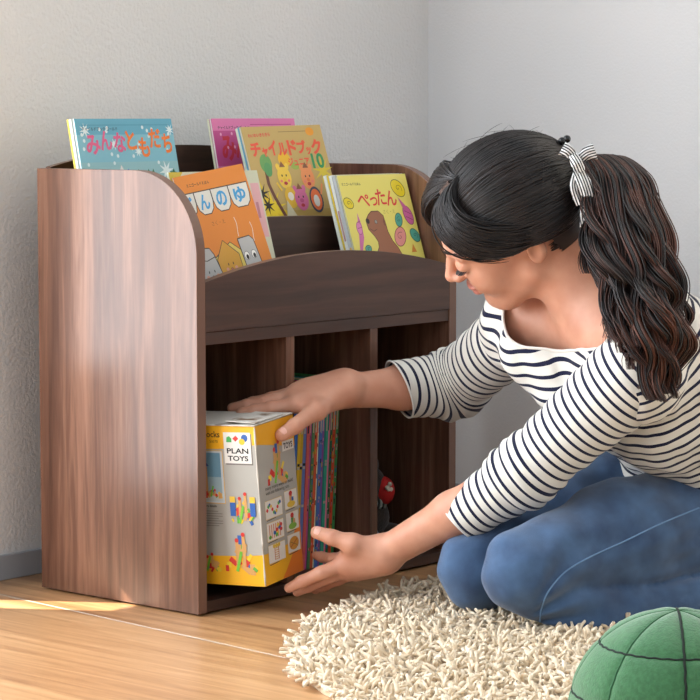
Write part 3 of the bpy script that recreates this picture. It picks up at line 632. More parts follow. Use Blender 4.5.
def field(prims, X, infl=0.0):
    f = np.full(X.shape[:-1], 1.0)
    for p in prims:
        if p[0] == '-':
            d = -d_prim(p[1:], X); k = p[-1]; h = np.clip(.5 - .5*(d-f)/k, 0, 1); h = np.clip(.5+.5*(d-f)/k, 0, 1); f = f*(1-h)+d*h + k*h*(1-h)
        else:
            d = d_prim(p, X) - infl; k = p[-1]; h = np.clip(.5+.5*(f-d)/k, 0, 1); f = f*(1-h)+d*h - k*h*(1-h)
    return f
def polygonise(prims, res, infl=0.0, disp=None, lohi=None):
    """surface nets over the union of prims"""
    if lohi is None:
        B = [bounds(p) for p in prims if p[0] != '-']; lo = np.min([b[0] for b in B], 0)-infl-.012; hi = np.max([b[1] for b in B], 0)+infl+.012
    else: lo, hi = lohi
    n = np.ceil((hi-lo)/res).astype(int)+1
    F = np.full(n, .2)
    ax = [lo[i]+np.arange(n[i])*res for i in range(3)]
    for p in prims:
        b0, b1 = bounds(p); k = p[-1]; pad = infl + 2*res + k*1.2 + .004
        i0 = np.maximum(((b0-pad-lo)/res).astype(int), 0); i1 = np.minimum(((b1+pad-lo)/res).astype(int)+2, n)
        if (i1 <= i0).any(): continue
        sl = tuple(slice(i0[j], i1[j]) for j in range(3))
        X = np.stack(np.meshgrid(*[ax[j][sl[j]] for j in range(3)], indexing='ij'), -1); f = F[sl]
        if p[0] == '-': d = -d_prim(p[1:], X); h = np.clip(.5+.5*(d-f)/k, 0, 1); F[sl] = f*(1-h)+d*h + k*h*(1-h)
        else: d = d_prim(p, X)-infl; h = np.clip(.5+.5*(f-d)/k, 0, 1); F[sl] = f*(1-h)+d*h - k*h*(1-h)
    if disp is not None:
        m = np.abs(F) < .03; idx = np.argwhere(m); F[m] += disp(lo + idx*res)
    s = F < 0
    c = np.zeros(np.array(n)-1, int)
    for a in (0, 1):
        for b in (0, 1):
            for d in (0, 1): c += s[a:n[0]-1+a, b:n[1]-1+b, d:n[2]-1+d]
    act = (c > 0) & (c < 8); I = np.argwhere(act); m = len(I); ID = np.full(act.shape, -1, np.int64); ID[act] = np.arange(m)
    acc = np.zeros((m, 3)); cnt = np.zeros(m); cor = [(a, b, d) for a in (0, 1) for b in (0, 1) for d in (0, 1)]
    val = {q: F[I[:, 0]+q[0], I[:, 1]+q[1], I[:, 2]+q[2]] for q in cor}
    for q in cor:
        for j in range(3):
            if q[j] == 0:
                w_ = list(q); w_[j] = 1; w_ = tuple(w_); a, b = val[q], val[w_]; x = (a < 0) != (b < 0)
                t = np.where(x, a/(a-b+1e-15), 0); P = np.array(q, float)[None] + t[:, None]*np.eye(3)[j][None]
                acc[x] += P[x]; cnt[x] += 1
    V = lo + (I + acc/cnt[:, None])*res
    Q = []
    for j in range(3):
        o1, o2 = (j+1) % 3, (j+2) % 3
        sa = [slice(1, n[i]-1) for i in range(3)]; sb = list(sa); sa[j] = slice(0, n[j]-1); sb[j] = slice(1, n[j])
        A_, B_ = s[tuple(sa)], s[tuple(sb)]; x = np.argwhere(A_ != B_)
        off = np.array([1, 1, 1]); off[j] = 0; E = x + off; sg = A_[tuple(x.T)]
        def cell(d1, d2): e = E.copy(); e[:, o1] -= d1; e[:, o2] -= d2; return ID[tuple(e.T)]
        q = np.stack([cell(1, 1), cell(0, 1), cell(0, 0), cell(1, 0)], 1); q[~sg] = q[~sg][:, ::-1]; Q.append(q)
    Q = np.concatenate(Q); Q = Q[(Q >= 0).all(1)]
    return V, Q
def normals(V, Q):
    nrm = np.cross(V[Q[:, 2]]-V[Q[:, 0]], V[Q[:, 3]]-V[Q[:, 1]]); N = np.zeros_like(V)
    for i in range(4): np.add.at(N, Q[:, i], nrm)
    return N/(np.linalg.norm(N, axis=1)[:, None]+1e-12)
def relax(V, Q, it=2, w_=.5):
    for _ in range(it):
        A = np.zeros_like(V); c = np.zeros(len(V))
        for i in range(4):
            j = (i+1) % 4; np.add.at(A, Q[:, i], V[Q[:, j]]); np.add.at(A, Q[:, j], V[Q[:, i]]); np.add.at(c, Q[:, i], 1); np.add.at(c, Q[:, j], 1)
        V = V*(1-w_) + w_*A/np.maximum(c, 1)[:, None]
    return V
def prune(V, Q):
    u, inv = np.unique(Q.ravel(), return_inverse=True); return V[u], inv.reshape(Q.shape)
def inpoly(x, y, P):
    r = np.zeros(len(x), bool); n = len(P)
    for i in range(n):
        (x0, y0), (x1, y1) = P[i], P[(i+1) % n]
        c = ((y0 > y) != (y1 > y)) & (x < (x1-x0)*(y-y0)/(y1-y0+1e-12)+x0); r ^= c
    return r
def loops(Q):
    """ordered boundary loops of a quad mesh"""
    from collections import Counter, defaultdict
    E = Counter(); D_ = {}
    for q in Q.tolist():
        for i in range(4):
            a, b = q[i], q[(i+1) % 4]; E[(min(a, b), max(a, b))] += 1; D_[(min(a, b), max(a, b))] = (a, b)
    nx = defaultdict(list)
    for e, c in E.items():
        if c == 1: a, b = D_[e]; nx[a].append(b)
    out = []
    while nx:
        a = next(iter(nx)); L = [a]; 
        while nx.get(a):
            b = nx[a].pop()
            if not nx[a]: del nx[a]
            a = b
            if a == L[0]: break
            L.append(a)
        if len(L) > 12: out.append(L)
    return out
def smooth_loop(P, it=12):
    for _ in range(it): P = .5*P + .25*(np.roll(P, 1, 0)+np.roll(P, -1, 0))
    return P

# ------------------------------------------------------------------ the kneeling woman: joints
unit = lambda v: np.asarray(v)/np.linalg.norm(v)
N0 = at(597, 312, 3.58); SHR = at(530, 322, 3.70); SHL = at(636, 372, 3.44)
ELL = at(524, 473, 3.54); WRL = at(386, 553, 3.665); ELR = at(455, 383, 3.92); WRR = at(348, 391, 3.80)
PEL = at(705, 478, 3.78); CHE = at(652, 362, 3.60); WAI = at(702, 428, 3.69)
KL, HL, AL = at(524, 571, 3.48), at(724, 518, 3.72), at(703, 600, 3.61)
KR, HR, AR = at(475, 566, 3.60), at(648, 478, 3.86), at(650, 560, 3.86)
BT = unit(N0-PEL); BL_ = SHL-SHR; BL_ = unit(BL_ - BT*(BL_ @ BT)); BF = np.cross(BL_, BT)      # body axis, left, front
BA = np.array([BT, BL_, BF])
# head frame: forward, left, up
HC = at(506, 224, 3.555)
hf = unit(-.86*RT - .50*UP + .20*FW); hu0 = unit(np.cross(np.cross(hf, UP), hf)); hl0 = np.cross(hu0, hf)
ROLL = math.radians(36); HS = 1.02
hl = hl0*math.cos(ROLL) - hu0*math.sin(ROLL); hu = np.cross(hf, hl)
HA = np.array([hf, hl, hu])
def hp(x, y, z): return HC + (hf*x + hl*y + hu*z)*HS
def he(c, r, k=.02): return ell(hp(*c), np.array(r)*HS, HA, k)
def hc_(a, b, ra, rb, k=.012): return cap(hp(*a), hp(*b), ra*HS, rb*HS, k)
head = [he((-.014, 0, .022), (.093, .074, .084)), he((.034, 0, .020), (.052, .060, .058), .02), he((.034, 0, -.040), (.050, .053, .070), .02),
        hc_((.062, 0, -.098), (.066, 0, -.094), .019, .018, .02)]
for s_ in (1, -1):
    head += [he((.056, s_*.031, -.036), (.026, .026, .028), .018), hc_((-.004, s_*.052, -.055), (.050, s_*.018, -.096), .016, .014, .02)]
    head += [hc_((.083, s_*.012, .016), (.070, s_*.044, .014), .008, .007, .012)]
    head += [sub(he((.098, s_*.031, -.002), (.020, .019, .011), .012)), he((.0735, s_*.031, -.003), (.0145, .0165, .0125), .004)]
head += [hc_((.084, 0, .010), (.1045, 0, -.026), .0065, .0085, .010), he((.103, 0, -.029), (.0105, .0095, .008), .006),
         he((.094, .0115, -.031), (.010, .006, .007), .005), he((.094, -.0115, -.031), (.010, .006, .007), .005),
         he((.085, 0, -.054), (.010, .021, .0065), .004), he((.083, 0, -.0655), (.010, .018, .0070), .004)]
for s_ in (1, -1):
    er = np.array([unit(hf*.95+hu*.25), hl, unit(hu*.95-hf*.25)])
    head += [ell(hp(-.026, s_*.077, -.016), (.0145, .0060, .024), er, .005), sub(ell(hp(-.023, s_*.083, -.014), (.008, .006, .015), er, .003))]
neck = [cap(hp(-.030, 0, -.055), N0 + BT*.012, .050, .054, .03), cap(hp(-.045, 0, -.02), N0-BF*.03-BT*.02, .040, .050, .03)]
girdle = [cap(N0-BT*.03-BF*.01, SHR+BT*.0, .050, .046, .04), cap(N0-BT*.03-BF*.01, SHL, .050, .046, .04),
          ell(CHE, (.150, .130, .090), BA, .04), cap(SHR-BF*.0, CHE, .05, .06, .04)]
clav = [cap(N0+BF*.050+BL_*.018-BT*.018, SHL+BF*.030-BT*.002, .0085, .0075, .012), cap(N0+BF*.050-BL_*.018-BT*.018, SHR+BF*.030, .0085, .0075, .012)]
bust = [ell(CHE+BF*.060+BL_*.060-BT*.045, (.055, .055, .045), BA, .04), ell(CHE+BF*.060-BL_*.060-BT*.045, (.055, .055, .045), BA, .04)]
lower = [ell(WAI, (.12, .120, .090), BA, .06), ell(PEL, (.10, .150, .110), BA, .06)]
armL = chain([SHL, ELL, WRL], [.050, .038, .024], .03); armR = chain([SHR, ELR, WRR], [.048, .038, .024], .03)
# hands
def fore(E_, W_, ax2, k=.02, m=1.0):
    """forearm with an oval wrist: two parallel tapering cores"""
    d = unit(W_-E_); s_ = unit(np.cross(d, ax2)); o = []
    for e in (-1, 1):
        q = s_*e; o.append(cap(E_ + q*.004, E_*.5+W_*.5 + q*.006, .031*m, .0245*m, k)); o.append(cap(E_*.5+W_*.5 + q*.006, W_ + q*.0085, .0245*m, .0175, k))
    return o
def finger(ps, rs, k=.005): return chain([at(*p) for p in ps], rs, k)
handR = fore(ELR, WRR, FW, m=1.04)
MR = [(297, 404, 3.728), (293, 397, 3.748), (297, 392, 3.768), (305, 389, 3.785)]
for (x_, y_, d_), r0, off in zip(MR, (.0135, .0135, .0130, .012), ((4, 5), (2, 0), (0, -4), (0, -8))):
    handR.append(cap(at(344+0*off[0], 389+off[1]*.7, 3.79+(d_-3.757)*.5), at(x_, y_, d_), .0170, r0, .022))
handR += finger([MR[0], (272, 407.5, 3.732), (255, 410.5, 3.738), (241, 412.5, 3.742)], (.0120, .0098, .0088, .0076))
handR += finger([MR[1], (265, 402, 3.752), (247, 405, 3.758), (232, 408, 3.763)], (.0120, .0098, .0088, .0076))
handR += finger([MR[2], (271, 398, 3.772), (253, 402, 3.780), (239, 405.5, 3.785)], (.0110, .0088, .0078, .0068))
handR += finger([MR[3], (284, 398, 3.795), (270, 403, 3.802), (259, 406, 3.806)], (.0100, .0080, .0072, .0062))
handR += [cap(at(336, 397, 3.775), at(315, 411, 3.715), .0175, .0140, .014), cap(at(305, 402, 3.735), at(317, 411, 3.718), .010, .011, .016)] + finger([(315, 411, 3.715), (295, 426, 3.675), (281.5, 435, 3.662)], (.0135, .0112, .0098), .006)
handL = fore(ELL, WRL, UP*.6+FW*.8)
ML = [(349, 557, 3.672), (345, 564, 3.668), (350, 569, 3.675), (358, 572, 3.688)]
for (x_, y_, d_), r0, off in zip(ML, (.0125, .0130, .0125, .0115), (-4, 0, 3, 6)):
    handL.append(cap(at(383, 554+off*.8, 3.668), at(x_, y_, d_), .0170, r0, .022))
handL += finger([ML[0], (333, 559, 3.700), (322, 557, 3.725), (316, 555.5, 3.738)], (.0110, .0085, .0076, .0068))
handL += finger([ML[1], (321, 573, 3.662), (302, 581.5, 3.664), (289, 588, 3.668)], (.0118, .0100, .0090, .0074))
handL += finger([ML[2], (327, 578, 3.680), (309, 586.5, 3.690), (297, 592, 3.70)], (.0112, .0092, .0082, .0070))
handL += finger([ML[3], (338, 580, 3.700), (325, 586, 3.715), (315, 590, 3.725)], (.0100, .0080, .0072, .0064))
handL += [cap(at(379, 551, 3.660), at(352, 543.5, 3.648), .0175, .0145, .014), cap(at(352, 545, 3.65), at(352, 556, 3.665), .012, .011, .012)] + finger([(352, 543.5, 3.648), (332, 537.5, 3.650), (317, 532.5, 3.655)], (.0140, .0112, .0098), .006)

M_SKIN = mat('skin', (224, 172, 146), .48, .4, sss=.12); M_LIP = mat('lips', (176, 112, 98), .4, .5); M_NAIL = mat('fingernail', (228, 176, 158), .28, .5)
T_, N_, L_k, B_k = nt(M_SKIN)
nz = N_.new('ShaderNodeTexNoise'); nz.inputs['Scale'].default_value = 28; nz.inputs['Detail'].default_value = 4; tcn = N_.new('ShaderNodeTexCoord'); L_k.new(tcn.outputs['Object'], nz.inputs['Vector'])
rp = N_.new('ShaderNodeValToRGB'); rp.color_ramp.elements[0].position = .35; rp.color_ramp.elements[1].position = .7
rp.color_ramp.elements[0].color = (*lin((196, 138, 112)), 1); rp.color_ramp.elements[1].color = (*lin((208, 154, 128)), 1); L_k.new(nz.outputs['Fac'], rp.inputs[0]); L_k.new(rp.outputs[0], B_k.inputs['Base Color'])
nz2 = N_.new('ShaderNodeTexNoise'); nz2.inputs['Scale'].default_value = 260; L_k.new(tcn.outputs['Object'], nz2.inputs['Vector']); bpn = N_.new('ShaderNodeBump'); bpn.inputs['Strength'].default_value = .12; bpn.inputs['Distance'].default_value = .001; L_k.new(nz2.outputs['Fac'], bpn.inputs['Height']); L_k.new(bpn.outputs[0], B_k.inputs['Normal'])

legs_in = chain([HL, KL], [.080, .052], .03) + chain([HR, KR], [.080, .050], .03) + chain([KL, AL], [.045, .034], .03) + chain([KR, AR], [.045, .034], .03)
ps = []
ps.append(polygonise(head + neck + [q for q in girdle] + clav, .0024))
ps.append(polygonise(handR, .0015)); ps.append(polygonise(handL, .0015))
ps.append(polygonise([ell(CHE, (.135, .115, .075), BA, .04)] + lower + bust + armL[:1] + armR[:1] + legs_in, .007, infl=-.014))
VV = []; QQ = []; o = 0; MI = []
for i, (v, q) in enumerate(ps):
    v = relax(v, q, 3 if i in (1, 2) else 1, .5)
    VV.append(v); QQ.append(q+o); o += len(v); mi = np.zeros(len(q), int)
    if i == 0:
        c = (v[q].mean(1) - HC)/HS; X, Y, Z = c @ hf, c @ hl, c @ hu
        mi[(X > .084) & (np.abs(Y) < .021) & (Z > -.073) & (Z < -.048)] = 1
    MI.append(mi)
VB = np.concatenate(VV); QB = np.concatenate(QQ); MI = np.concatenate(MI)
pb = at(620, 560, 3.65); PB = Vector((pb[0], pb[1], .03)); PBn = np.array(PB)
wm = thing('person', 'kneeling woman with dark ponytail, striped top and jeans, reaching for the box', 'person', Matrix.Translation(PB))
np_mesh('body', VB-PBn, QB, [M_SKIN, M_LIP], wm, True, MI)
def nail(tip, base, upv, name='fingernail', w_=.0062, l_=.0115, lift=.0):
    d = unit(tip-base); n_ = unit(upv - d*(upv @ d)); s_ = np.cross(d, n_); g = MB(); v = []; f = []; nu, nv = 8, 8
    for i in range(nu+1):
        for j in range(nv+1):
            a = (j/nv-.5)*1.9; t = (i/nu-.5); wv = w_*(1-.25*(2*t)**4)
            v.append(tuple(tip + d*(t*l_+.0005) + s_*math.sin(a)*wv + n_*(math.cos(a)*wv*.9+lift-abs(t)**3*.004) - PBn))
    for i in range(nu):
        for j in range(nv): f.append((i*(nv+1)+j, (i+1)*(nv+1)+j, (i+1)*(nv+1)+j+1, i*(nv+1)+j+1))
    g.add(v, f, M_NAIL, True); o = g.build(name, wm); return o
nail(at(283, 434, 3.664), at(295, 426, 3.675), -FW*.8+UP*.55, w_=.0078, lift=.0042)
nail(at(318.5, 533, 3.655), at(332, 537.5, 3.650), -FW*.85+UP*.4, w_=.0078, lift=.0042)

# ------------------------------------------------------------------ clothes
def stripe_mat(name, period, frac, c1, c2):
    m = mat(name, c1, .9, .2, sheen=.15); T, N, L, B = nt(m)
    a = N.new('ShaderNodeAttribute'); a.attribute_name = 'along'
    d = N.new('ShaderNodeMath'); d.operation = 'DIVIDE'; d.inputs[1].default_value = period; L.new(a.outputs['Fac'], d.inputs[0])
    fr = N.new('ShaderNodeMath'); fr.operation = 'FRACT'; L.new(d.outputs[0], fr.inputs[0])
    lt = N.new('ShaderNodeMath'); lt.operation = 'LESS_THAN'; lt.inputs[1].default_value = frac; L.new(fr.outputs[0], lt.inputs[0])
    mx = N.new('ShaderNodeMix'); mx.data_type = 'RGBA'; mx.inputs['A'].default_value = (*lin(c1), 1); mx.inputs['B'].default_value = (*lin(c2), 1); L.new(lt.outputs[0], mx.inputs['Factor']); L.new(mx.outputs['Result'], B.inputs['Base Color'])
    tc = N.new('ShaderNodeTexCoord'); n = N.new('ShaderNodeTexNoise'); n.inputs['Scale'].default_value = 500; L.new(tc.outputs['Object'], n.inputs['Vector'])
    bp = N.new('ShaderNodeBump'); bp.inputs['Strength'].default_value = .25; bp.inputs['Distance'].default_value = .001; L.new(n.outputs['Fac'], bp.inputs['Height']); L.new(bp.outputs[0], B.inputs['Normal'])
    return m
M_STR = stripe_mat('striped_jersey', .0128, .31, (216, 212, 203), (22, 26, 52)); M_TRIM = mat('jersey_trim', (222, 219, 212), .9, .2)
def arc(P, pts):
    """distance along a polyline, blended smoothly round its bends"""
    num = 0; den = 0; s0 = 0; D = []
    for a, b in zip(pts[:-1], pts[1:]):
        ab = b-a; L = np.linalg.norm(ab); t = (P-a) @ ab/L**2; tc = np.clip(t, 0, 1); D.append((np.linalg.norm(P-a-tc[:, None]*ab, axis=1), s0+np.clip(t, -.6, 1.6)*L)); s0 += L
    dm = np.min([d for d, _ in D], 0)
    for d, s_ in D: w_ = np.exp(-(d-dm)/.010); num = num + w_*s_; den = den + w_
    return num/den
def cloth(name, V, Q, along, m, parent):
    o = np_mesh(name, V-PBn, Q, [m], parent, True)
    if along is not None:
        at_ = o.data.attributes.new('along', 'FLOAT', 'POINT'); at_.data.foreach_set('value', along.astype(np.float32))
    return o
def rim(V, Q, name, parent, r, m, it=14, keep=None):
    for L in loops(Q):
        P = smooth_loop(V[L], it)
        if keep is not None and not keep(P): continue
        P = np.concatenate([P, P[:2]]); g = MB(); g.tube([tuple(p-PBn) for p in P[::2]], r, m, 6, cap=False); g.build(name, parent)
def wr(P, dirs):
    o = np.zeros(len(P))
    for d, fq, am, ph in dirs: o += am*np.sin((P @ d)*fq+ph + 1.3*np.sin((P @ np.roll(d, 1))*fq*.6+ph))
    return o
d1, d2, d3 = unit(BT+.5*BL_), unit(BT*.3-BL_+.4*BF), unit(BF+BT*.6)
folds = lambda P: wr(P, [(d1, 130, .0016, .4), (d2, 95, .0016, 2.0), (d3, 210, .0007, 1.0)])
# sleeves
CUL, CUR = at(458, 519, 3.602), at(402, 392, 3.862)
sleeveL = chain([at(440, 533, 3.62), ELL, SHL], [.034, .046, .062], .03)
sleeveR = chain([at(375, 391, 3.835), ELR-UP*.002, SHR+BF*.0], [.043, .050, .056], .03)
sL_ax, sR_ax = [CUL, ELL, SHL], [CUR, ELR, SHR]
eL = unit(ELL-CUL); eR = unit(ELR-CUR)
cutL = unit(RT*.72+UP*.69-FW*.20); 
def sleeve(prims, ax, cu, cd_, name, ph, sc=1.0):
    e1 = unit(ax[1]-ax[0])
    def dsp(P):
        s_ = arc(P, ax); el = np.linalg.norm(ax[1]-ax[0]); k = np.exp(-((s_-el)/.06)**2)
        a = P @ UP*60 + P @ RT*25
        return .0022*k*np.sin(s_*260+ph+np.sin(a)) + .0012*np.sin(s_*95+a*.8+ph)*np.clip(s_*14, 0, 1)
    V, Q = polygonise(prims, .0035, disp=dsp); V = relax(V, Q, 1, .5)
    c = V[Q].mean(1); keep = (c-cu) @ cd_ > 0; Q = Q[keep]; V, Q = prune(V, Q)
    # snap the cut ring to the cuff plane
    lp = loops(Q)
    for L in lp:
        k = (V[L]-cu) @ cd_; V[L] -= cd_[None]*k[:, None]
    s_ = arc(V, ax)*sc
    o = cloth(name, V, Q, s_, M_STR, wm); rim(V, Q, 'cuff', o, .0016, M_TRIM, 3)
    return o
slL = sleeve(sleeveL, sL_ax, CUL, cutL, 'sleeve', 0.0, .87)
CUR = at(402, 394, 3.86)
slR = sleeve(sleeveR, sR_ax, CUR, unit(RT*.90+UP*.38+FW*.28), 'sleeve', 1.0, .66)
# top
gz = .013
torso = [cap(N0-BT*.045-BF*.01, SHR-BT*.01, .045, .050, .03), cap(N0-BT*.045-BF*.01, SHL-BT*.012, .045, .050, .03), ell(CHE, (.140, .132, .092), BA, .04), cap(SHR, CHE, .055, .07, .05)] + \
        bust + [ell(CHE-BT*.03+BF*.055, (.085, .100, .055), BA, .04), ell(WAI, (.125, .125, .095), BA, .05), ell(PEL+BT*.04, (.08, .145, .108), BA, .05), cap(at(530, 352, 3.62), at(585, 400, 3.60), .030, .040, .04)]
V, Q = polygonise(torso, .0042, infl=gz, disp=folds); V = relax(V, Q, 2, .5)
c = V[Q].mean(1); px_, py_ = pix(c); nr_ = np.cross(V[Q[:, 2]]-V[Q[:, 0]], V[Q[:, 3]]-V[Q[:, 1]]); facing = (nr_ @ FW) < 0
NECK = [(506, 270), (502, 318), (507, 338), (520, 347), (560, 351), (598, 349), (622, 336), (645, 310), (650, 270), (600, 240), (540, 230)]
cutn = inpoly(px_, py_, NECK) & (facing | (px_ > 553) | (py_ < 292))
hem = (c-PEL) @ BT < .030
Q = Q[~(cutn | hem)]; V, Q = prune(V, Q)
al = (-(V-N0) @ BT + .15*((V-N0) @ BF))*.78
top = cloth('striped_top', V, Q, al, M_STR, wm)
rim(V, Q, 'neckline_trim', top, .0024, M_TRIM, 16, keep=lambda P: len(P) > 30)

# ------------------------------------------------------------------ jeans
M_DEN = noise_mix('denim', (38, 61, 92), (68, 97, 132), 22, .9, 5, bump=.35, bscale=900, sheen=.2, lo=.3, hi=.72)
M_DSEAM = mat('denim_seam', (104, 136, 172), .9)
jl = chain([KL, at(620, 537, 3.59), HL], [.060, .080, .094], .03) + chain([KL-UP*.022, at(595, 611, 3.515), AL], [.040, .036, .034], .003)
jr = chain([KR, at(560, 522, 3.73), HR], [.054, .076, .090], .03) + chain([KR-UP*.018, at(540, 585, 3.70), AR], [.046, .046, .036], .012)
jp = [ell(PEL-BT*.02, (.11, .148, .112), BA, .04), cap(at(610, 492, 3.78), at(690, 470, 3.78), .05, .08, .04)]
def dfold(P):
    dK = np.linalg.norm(P-at(545, 612, 3.45), axis=1); k = np.exp(-(dK/.09)**2); x_, y_ = pix(P)
    ang_ = np.arctan2(-(y_-622), x_-520)
    return .0055*k*np.sin(ang_*15)*np.clip((x_-528)/25, 0, 1) + .0011*np.sin(x_*.07+y_*.11) + .0009*np.sin(x_*.13-y_*.09+2*np.sin(x_*.03)) + .0010*np.sin(y_*.19+x_*.02+1.5*np.sin(x_*.05)) + .0012*np.exp(-((x_-690)/50)**2)*np.sin(y_*.35+x_*.12)
def jeans_part(pr, res=.0042):
    V, Q = polygonise(pr, res, disp=dfold); return relax(V, Q, 2, .5), Q
V, Q = jeans_part(jl + jr + jp)
c = V[Q].mean(1); kk = ((c-AL) @ unit(AL-KL) < -.018); kk |= (c[:, 2] > AL[2]+.032) | (np.linalg.norm(c-AL, axis=1) > .062); Q = Q[kk]; V, Q = prune(V, Q)
jn = cloth('jeans', V, Q, None, M_DEN, wm)
bv = BVHTree.FromPolygons([tuple(p) for p in V], Q.tolist())
def on_cloth(pts, r, m, name, parent):
    P = []
    for x_, y_ in pts:
        d = unit(at(x_, y_, 1.0)-CAM); h = bv.ray_cast(Vector(CAM), Vector(d))
        if h[0] is not None: P.append(np.array(h[0])+np.array(h[1])*.0004-PBn)
    if len(P) < 4: return
    P = np.array(P)
    for _ in range(2): P[1:-1] = .5*P[1:-1]+.25*(P[2:]+P[:-2])
    g = MB(); g.tube([tuple(p) for p in P], r, m, 6); g.build(name, parent)
def spl(ctrl, n=40):
    t = np.linspace(0, len(ctrl)-1, n); o = []
    C_ = np.array([ctrl[0]]+list(ctrl)+[ctrl[-1]], float)
    for q in t:
        i = min(int(q), len(ctrl)-2); u = q-i; p0, p1, p2, p3 = C_[i:i+4]
        o.append(.5*((2*p1)+(-p0+p2)*u+(2*p0-5*p1+4*p2-p3)*u*u+(-p0+3*p1-3*p2+p3)*u**3))
    return np.array(o)
on_cloth(spl([(699, 508), (660, 524), (625, 541), (590, 557), (565, 572), (548, 592), (541, 610), (540, 624)], 60), .0012, M_DSEAM, 'side_seam', jn)
# sock at the frame's edge and the waist fold
g = MB(); g.tube([tuple(p-PBn) for p in (AL-(AL-KL)*.02, AL+unit(AL-KL)*.04, AL+unit(AL-KL)*.09-UP*.005)], [.031, .032, .03], mat('sock', (190, 190, 194), .9), 18); g.build('sock', wm)
g = MB(); g.ellipsoid(tuple(AL+unit(AL-KL)*.15-UP*.012-PBn), (.075, .035, .028), mat('sock', (190, 190, 194), .9), rot=Matrix(((RT[0], FW[0], 0), (RT[1], FW[1], 0), (0, 0, 1)))); g.build('sock_foot', wm)

# ------------------------------------------------------------------ hair
M_HAIR = noise_mix('dark_hair', (14, 11, 11), (30, 22, 20), 30, .42, 3, spec=.45); M_HAIR2 = noise_mix('brown_hair', (24, 14, 11), (86, 46, 30), 14, .42, 3, spec=.45)
M_SCALP = mat('hair_base', (22, 16, 15), .6)
hr_ = [he((-.018, 0, .026), (.101, .083, .092), .02), he((-.045, 0, .0), (.078, .079, .075), .02)]
V, Q = polygonise(hr_, .004)
c = (V[Q].mean(1)-HC)/HS; X, Y, Z = c @ hf, c @ hl, c @ hu
line_ = .058 - .0*Y - np.clip((.035-Z)*.0, 0, 1)
face_cut = (X > .060 - np.clip((.075-Z), 0, .2)*.62) | (Z < -.075)
ear_cut = (np.abs(Y) > .05) & (X > -.052) & (Z < .010) | (X > -.050) & (Z < -.030)
Q2 = Q[~(face_cut | ear_cut)]; V2, Q2 = prune(V, Q2)
hb = np_mesh('hair', V2-PBn, Q2, [M_SCALP], wm, True)
def strands(name, paths, rad, mats, parent, seed=0, ns=4):
    """paths (n, k, 3)"""
    R = np.random.default_rng(seed); P = np.asarray(paths); n, k, _ = P.shape
    t = np.gradient(P, axis=1); t /= np.linalg.norm(t, axis=2)[..., None]+1e-9
    ref = np.broadcast_to(unit(FW*.9+UP*.3+RT*.2), t.shape); u = np.cross(t, ref); u /= np.linalg.norm(u, axis=2)[..., None]+1e-9; v = np.cross(t, u)
    tp = np.linspace(0, 1, k); prof = np.clip(np.minimum(1, (1-tp)*6+.25), 0, 1)*np.minimum(1, tp*8+.4)
    r = (rad*R.uniform(.7, 1.3, n))[:, None]*prof[None]
    Vv = np.stack([P + (u*math.cos(2*PI*j/ns)+v*math.sin(2*PI*j/ns))*r[..., None] for j in range(ns)], 2)
    b = (np.arange(n)*k*ns)[:, None, None]; i = np.arange(k-1)[None, :, None]; j = np.arange(ns)[None, None, :]; j2 = (j+1) % ns
    F = np.stack([b+i*ns+j, b+i*ns+j2, b+(i+1)*ns+j2, b+(i+1)*ns+j], -1).reshape(-1, 4)
    mi = np.repeat(R.integers(0, len(mats), n), (k-1)*ns)
    return np_mesh(name, Vv.reshape(-1, 3)-PBn, F, mats, parent, True, mi)
RG = np.random.default_rng(11)
def hsurf(D_, lift=0.0):
    """point on the hair ellipsoid along unit directions in head axes"""
    r = np.array([.108, .086, .089]); c = np.array([-.016, 0, .024]); k = 1/np.sqrt(((D_/r)**2).sum(-1)); L_ = c + D_*(k[..., None]+lift if np.ndim(lift) else k[..., None]+lift)
    L_ = L_*1.05; return HC + L_[..., 0:1]*hf + L_[..., 1:2]*hl + L_[..., 2:3]*hu
def slerp(a, b, t):
    th = np.arccos(np.clip((a*b).sum(-1, keepdims=True), -.999, .999)); return (np.sin((1-t)*th)*a + np.sin(t*th)*b)/np.sin(th)
def U(v): v = np.asarray(v, float); return v/np.linalg.norm(v, axis=-1, keepdims=True)
TIE = at(577, 172, 3.555); tl_ = (TIE-HC); tloc = np.array([tl_ @ hf, tl_ @ hl, tl_ @ hu]) - np.array([-.018, 0, .026]); tdir = U(tloc)
k_ = 22
def comb(root, way, n_l, spread=.08, lift_r=.008, wpos=.5):
    n = len(root); T = np.linspace(0, 1, k_)[None, :, None]
    end = U(tdir + RG.normal(0, spread, (n, 3)))
    a = slerp(root[:, None], way[:, None], T); b = slerp(way[:, None], end[:, None], T); D_ = U(a*(1-T) + b*T)
    lf = (RG.uniform(0, lift_r, (n, 1, 1))*np.sin(np.linspace(.15, PI*.95, k_))[None, :, None])
    return hsurf(D_, lf)
n = 1900                                                        # left side and crown, combed back from the hairline
a = RG.uniform(-.15, 1.75, n)
root = U(np.stack([.66-.30*np.clip(a, 0, 2)**1.1+RG.normal(0, .03, n), np.sin(a)*.80+.12, np.cos(a)*.74+RG.normal(0, .03, n)-.05], 1))
way = U(root*.62 + tdir*.5 + np.stack([np.zeros(n), np.sin(a)*.30, np.cos(a)*.26-.0], 1))
P1 = comb(root, way, n)
n = 900                                                         # far side
a = RG.uniform(.15, 1.7, n)
root = U(np.stack([.62-.26*a+RG.normal(0, .03, n), -np.sin(a)*.8+.05, np.cos(a)*.74], 1)); way = U(root*.6+tdir*.5+np.stack([np.zeros(n), -np.sin(a)*.3, np.cos(a)*.22], 1)); P2 = comb(root, way, n)
n = 900                                                         # nape, drawn up to the tie
